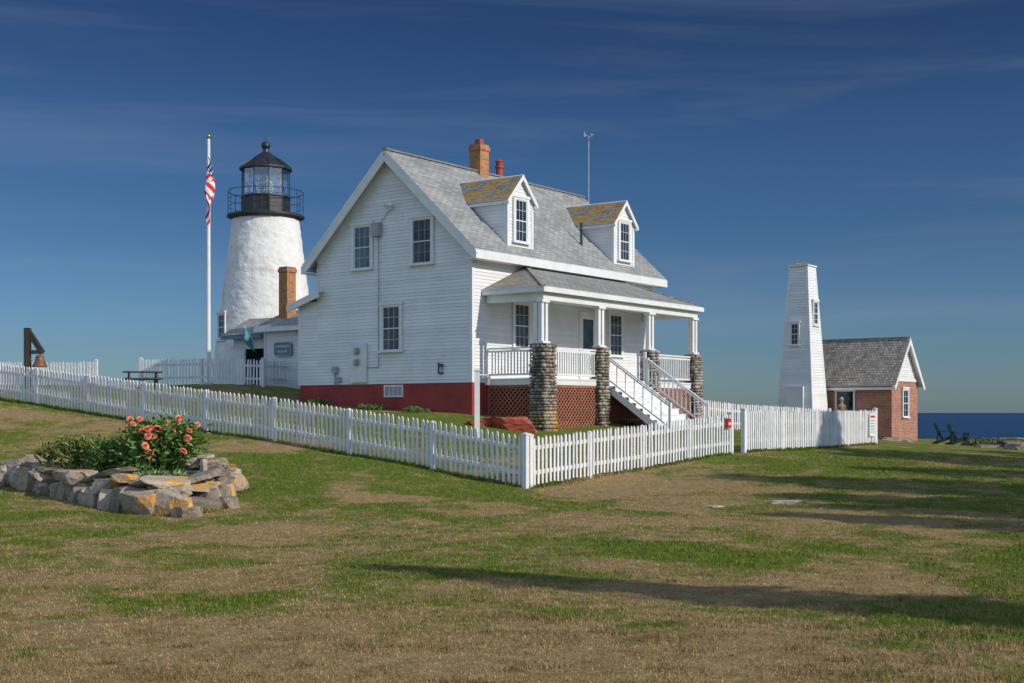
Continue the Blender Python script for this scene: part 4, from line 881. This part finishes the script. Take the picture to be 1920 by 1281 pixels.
# ================================================================== PEOPLE
def person(x,y,z,rot,label,jac,tro,hairc,scale=1,arm=0,walk=.1):
    J=dict(pel=(0,0,.94,.14,.10),wai=(0,0,1.10,.125,.09),che=(0,-.01,1.30,.155,.105),nb=(0,0,1.44,.075,.065),nk=(0,-.005,1.51,.052,.052),hl=(0,-.02,1.57,.068,.075),hm=(0,-.015,1.64,.078,.095),ht=(0,-.005,1.71,.055,.065),nose=(0,-.115,1.63,.014,.014))
    E=[('pel','wai'),('wai','che'),('che','nb'),('nb','nk'),('nk','hl'),('hl','hm'),('hm','ht'),('hm','nose')]
    for s_,sg_ in(('l',1),('r',-1)):
        wk=walk*sg_
        J['sh'+s_]=(sg_*.175,0,1.40,.06,.06); 
        if arm and s_=='r': J['el'+s_]=(sg_*.24,-.10,1.17,.043,.043); J['wr'+s_]=(sg_*.12,-.30,1.25,.028,.03)
        else: J['el'+s_]=(sg_*.235,.03-wk*.3,1.13,.043,.043); J['wr'+s_]=(sg_*.245,-.07-wk*.5,.89,.028,.03)
        w_=V(J['wr'+s_][:3]); e_=V(J['el'+s_][:3]); d=(w_-e_).normalized(); hnd=w_+d*.08; J['ha'+s_]=(*hnd,.022,.036); J['dir'+s_]=d
        J['hi'+s_]=(sg_*.09,0,.88,.095,.10); J['kn'+s_]=(sg_*.10,-.02-wk,.50,.062,.065); J['an'+s_]=(sg_*.10,.03-wk*.9,.09,.04,.042); J['to'+s_]=(sg_*.115,-.15-wk*.9,.045,.036,.03)
        E+=[('che','sh'+s_),('sh'+s_,'el'+s_),('el'+s_,'wr'+s_),('wr'+s_,'ha'+s_),('pel','hi'+s_),('hi'+s_,'kn'+s_),('kn'+s_,'an'+s_),('an'+s_,'to'+s_)]
        sd=V((0,1,0)) if not arm or s_=='l' else V((0,0,1))
        for q_,(o_,ln_) in enumerate(((-.030,.062),(-.010,.078),(.010,.072),(.028,.055))):
            a=hnd+d*.02+sd*o_; m_=a+d*ln_*.55; t_=a+d*ln_+V((-sg_*.02,0,0))
            J['f%s%d'%(s_,q_)]=(*m_,.009,.009); J['g%s%d'%(s_,q_)]=(*t_,.007,.007); E+=[('ha'+s_,'f%s%d'%(s_,q_)),('f%s%d'%(s_,q_),'g%s%d'%(s_,q_))]
        th_=w_+d*.05+sd*-.045+V((-sg_*.015,0,0)); J['th'+s_]=(*th_,.010,.010); E.append(('wr'+s_,'th'+s_))
    names=[k for k in J if not k.startswith('dir')]; ix={k:i for i,k in enumerate(names)}
    me=bpy.data.meshes.new('p'); me.from_pydata([J[k][:3] for k in names],[(ix[a],ix[b_]) for a,b_ in E],[])
    o=bpy.data.objects.new('tmp',me); COL.objects.link(o); md=o.modifiers.new('s','SKIN'); sk=me.skin_vertices[0].data
    for k in names: sk[ix[k]].radius=(J[k][3],J[k][4]); 
    sk[ix['pel']].use_root=True
    md.use_smooth_shade=True; ss_=o.modifiers.new('ss','SUBSURF'); ss_.levels=1; ss_.render_levels=1
    bpy.context.view_layer.update(); nm=bpy.data.meshes.new_from_object(o.evaluated_get(bpy.context.evaluated_depsgraph_get())); bpy.data.objects.remove(o)
    nm.materials.clear()
    for mt in(skin,jac,tro,blackm): nm.materials.append(mt)
    hands=[V(J['ha'+s_][:3]) for s_ in 'lr']
    for p in nm.polygons:
        c=p.center; p.use_smooth=True
        if c.z>1.47: p.material_index=0
        elif min((c-hh_).length for hh_ in hands)<.11: p.material_index=0
        elif c.z<.10: p.material_index=3
        elif c.z<.90 and abs(c.x)<.21: p.material_index=2
        else: p.material_index=1
    po=bpy.data.objects.new('person',nm); po.location=(x,y,z); po.rotation_euler=(0,0,rot); po.scale=(scale,)*3; add(po); tag(po,label,'person')
    mb=MB(); mb.rock((0,.012,1.675),(.185,.215,.19),0,2,0,3,1,.12); vs2=[V(v) for v in mb.v]; mb.v=[tuple(v if not(v.y<-.055 and v.z<1.70) else V((v.x,-.055,v.z))) for v in vs2]; mb.build('hair',hairc,po)
    mb=MB(); 
    for sx in(-.032,.032): mb.rock((sx,-.098,1.655),(.022,.014,.014),0,1,0,1,1,0)
    mb.box((0,-.097,1.598),(.045,.012,.008)); mb.build('face_features',dark,po)
    for sx in(-.082,.082): mb=MB(); mb.rock((sx,-.005,1.635),(.02,.04,.06),0,1,0,1,1,0); mb.build('ear',skin,po)
    return po
hg=M('grey_hair',(.42,.40,.37),None,9,.8); hb=M('brown_hair',(.06,.035,.02),None,9,.8)
tan=cloth('olive_tan_jacket',(.24,.19,.11)); navy=cloth('navy_trousers',(.03,.035,.06)); blu=cloth('blue_shirt',(.06,.19,.55)); gry=cloth('grey_shirt',(.38,.40,.44))
person(14.85,57.2,h(14.85,57.2),.5,'grey-haired person in olive tan jacket standing behind fence',tan,navy,hg)
person(lx-.62,ly-.35,8.70,.2,'visitor in blue shirt inside the lighthouse lantern',blu,navy,hb,1,1,0)['group']='visitors in the lantern'
person(lx+.20,ly-.68,8.70,-.3,'visitor in grey shirt looking out of the lantern',gry,navy,hb,.97,0,0)['group']='visitors in the lantern'
person(lx+.68,ly-.25,8.70,.6,'visitor in blue shirt standing by lantern glass',blu,navy,hb,.95,1,0)['group']='visitors in the lantern'
# ================================================================== TREES (beside the lawn; cast the long shadows)
def treemesh(seed):
    random.seed(seed); tk=MB(); tk.cyl((0,0,-.3),(0,0,4),.16,.10,10); tk.cyl((0,0,4),(0.05,0,8),.10,.02,8); cr=MB()
    for i in range(170):
        f=random.random()**.8; z=1.2+6.7*f; a=random.random()*6.28; R=(1.85*(1-f)**.75+.14)*random.uniform(.6,1.1)
        e_=V((math.cos(a)*R,math.sin(a)*R,z-.12*R)); b_=V((0,0,z)); tk.cyl(b_,e_,.025,.008,5)
        for j in range(36):
            t=random.uniform(.15,1.05); p=b_.lerp(e_,t)+V((random.gauss(0,.13),random.gauss(0,.13),random.gauss(-.04,.07)))
            dv=V((random.gauss(e_.x,R*.7),random.gauss(e_.y,R*.7),random.gauss(-.1,.3))); leaf(cr,p,dv,random.uniform(.2,.42),.13)
    return tk.mesh('trunk',[bark]),cr.mesh('crown',[needles])
tms=[treemesh(1),treemesh(2)]
random.seed(5)
for i,(x,y,s_) in enumerate(((12.3,5.0,1.10),(8.6,.2,.92),(16.6,12.6,1.0),(19.2,15.4,1.15),(20.6,18.4,1.3),(24.5,26.4,1.25),(22.3,29.6,1.25),(28.5,31,1.2),(27,23,1.35),(31,27.5,1.35),(24,20.5,1.3),(22.2,16.4,1.3),(25.5,24.6,1.4),(18.2,14.0,1.05))):
    e_=empty('spruce_tree',(x,y,h(x,y)),i*1.3,'dark green spruce tree beside the lawn','tree','spruce trees beside the lawn'); xy=s_*(.58 if i<2 else 1.0); e_.scale=(xy,xy,s_)
    a,b_=tms[i%2]; add(bpy.data.objects.new('trunk',a),e_); add(bpy.data.objects.new('crown',b_),e_)
# ================================================================== LIGHT, SKY, CAMERA
el=math.radians(29); S=V((.86*math.cos(el),-.51*math.cos(el),math.sin(el))).normalized()
sun=bpy.data.lights.new('sun','SUN'); sun.energy=3.5; sun.angle=math.radians(.5); sun.color=(1,.93,.82)
so_=bpy.data.objects.new('sun',sun); so_.rotation_euler=(-S).to_track_quat('-Z','Y').to_euler(); add(so_)
w=bpy.data.worlds.new('World'); SC.world=w; w.use_nodes=True; n=w.node_tree; n.nodes.clear(); L=n.links
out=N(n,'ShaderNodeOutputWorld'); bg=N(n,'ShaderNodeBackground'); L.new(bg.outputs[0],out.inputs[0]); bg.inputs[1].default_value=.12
sk=N(n,'ShaderNodeTexSky',sky_type='NISHITA'); sk.sun_disc=False; sk.sun_elevation=el; sk.sun_rotation=math.atan2(.86,-.51); sk.air_density=1.0; sk.dust_density=.4; sk.ozone_density=2.5
tc=N(n,'ShaderNodeTexCoord'); D_=tc.outputs['Generated']; sx=N(n,'ShaderNodeSeparateXYZ'); L.new(D_,sx.inputs[0])
# sky tinted darker blue ahead; bright haze behind viewer added as fill light
cr=N(n,'ShaderNodeValToRGB'); cr.color_ramp.interpolation='EASE'; els=cr.color_ramp.elements
els[0].position=0; els[0].color=(.28,.40,.57,1); els[1].position=1; els[1].color=(.3,.45,.7,1)
for p_,c_ in((.05,(.24,.365,.545)),(.17,(.17,.28,.43)),(.31,(.118,.19,.315)),(.55,(.13,.21,.37))): e_=els.new(p_); e_.color=(*c_,1)
L.new(sx.outputs[2],cr.inputs[0])
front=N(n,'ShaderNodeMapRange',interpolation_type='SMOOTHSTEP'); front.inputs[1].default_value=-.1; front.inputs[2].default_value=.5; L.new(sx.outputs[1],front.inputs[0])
tintc=mixc(n,front.outputs[0],(.80,.93,1.12),cr.outputs[0])
col=mixc(n,1.0,sk.outputs[0],tintc,'MULTIPLY')
fill_veil=noisef(n,D_,2.0,6,.3,.6,.6,.5); bk=N(n,'ShaderNodeMath',operation='SUBTRACT'); bk.inputs[0].default_value=1; L.new(front.outputs[0],bk.inputs[1])
vf=N(n,'ShaderNodeMath',operation='MULTIPLY'); L.new(fill_veil,vf.inputs[0]); L.new(bk.outputs[0],vf.inputs[1])
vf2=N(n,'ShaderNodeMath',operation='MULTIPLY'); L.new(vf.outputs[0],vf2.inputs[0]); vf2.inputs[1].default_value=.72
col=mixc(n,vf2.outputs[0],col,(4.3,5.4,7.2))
# thin cirrus
mp=N(n,'ShaderNodeMapping'); mp.inputs['Scale'].default_value=(1.3,1.3,14); mp.inputs['Rotation'].default_value=(0,.05,.3); L.new(D_,mp.inputs[0])
cf=noisef(n,mp.outputs[0],1.7,8,.47,.95,.58,.6)
cf2=N(n,'ShaderNodeMath',operation='MULTIPLY'); L.new(cf,cf2.inputs[0]); cf2.inputs[1].default_value=.32
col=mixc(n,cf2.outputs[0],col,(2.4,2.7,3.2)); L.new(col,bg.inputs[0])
cam=bpy.data.cameras.new('camera'); cam.lens=36*2380/1920; cam.sensor_width=36; cam.shift_y=132.5/1920; cam.clip_end=60000; cam.clip_start=.1
co_=bpy.data.objects.new('camera',cam); co_.location=(0,0,0); co_.rotation_euler=(math.pi/2,0,0); add(co_); SC.camera=co_
SC.view_settings.view_transform='Standard'; SC.view_settings.look='None'; SC.view_settings.exposure=0
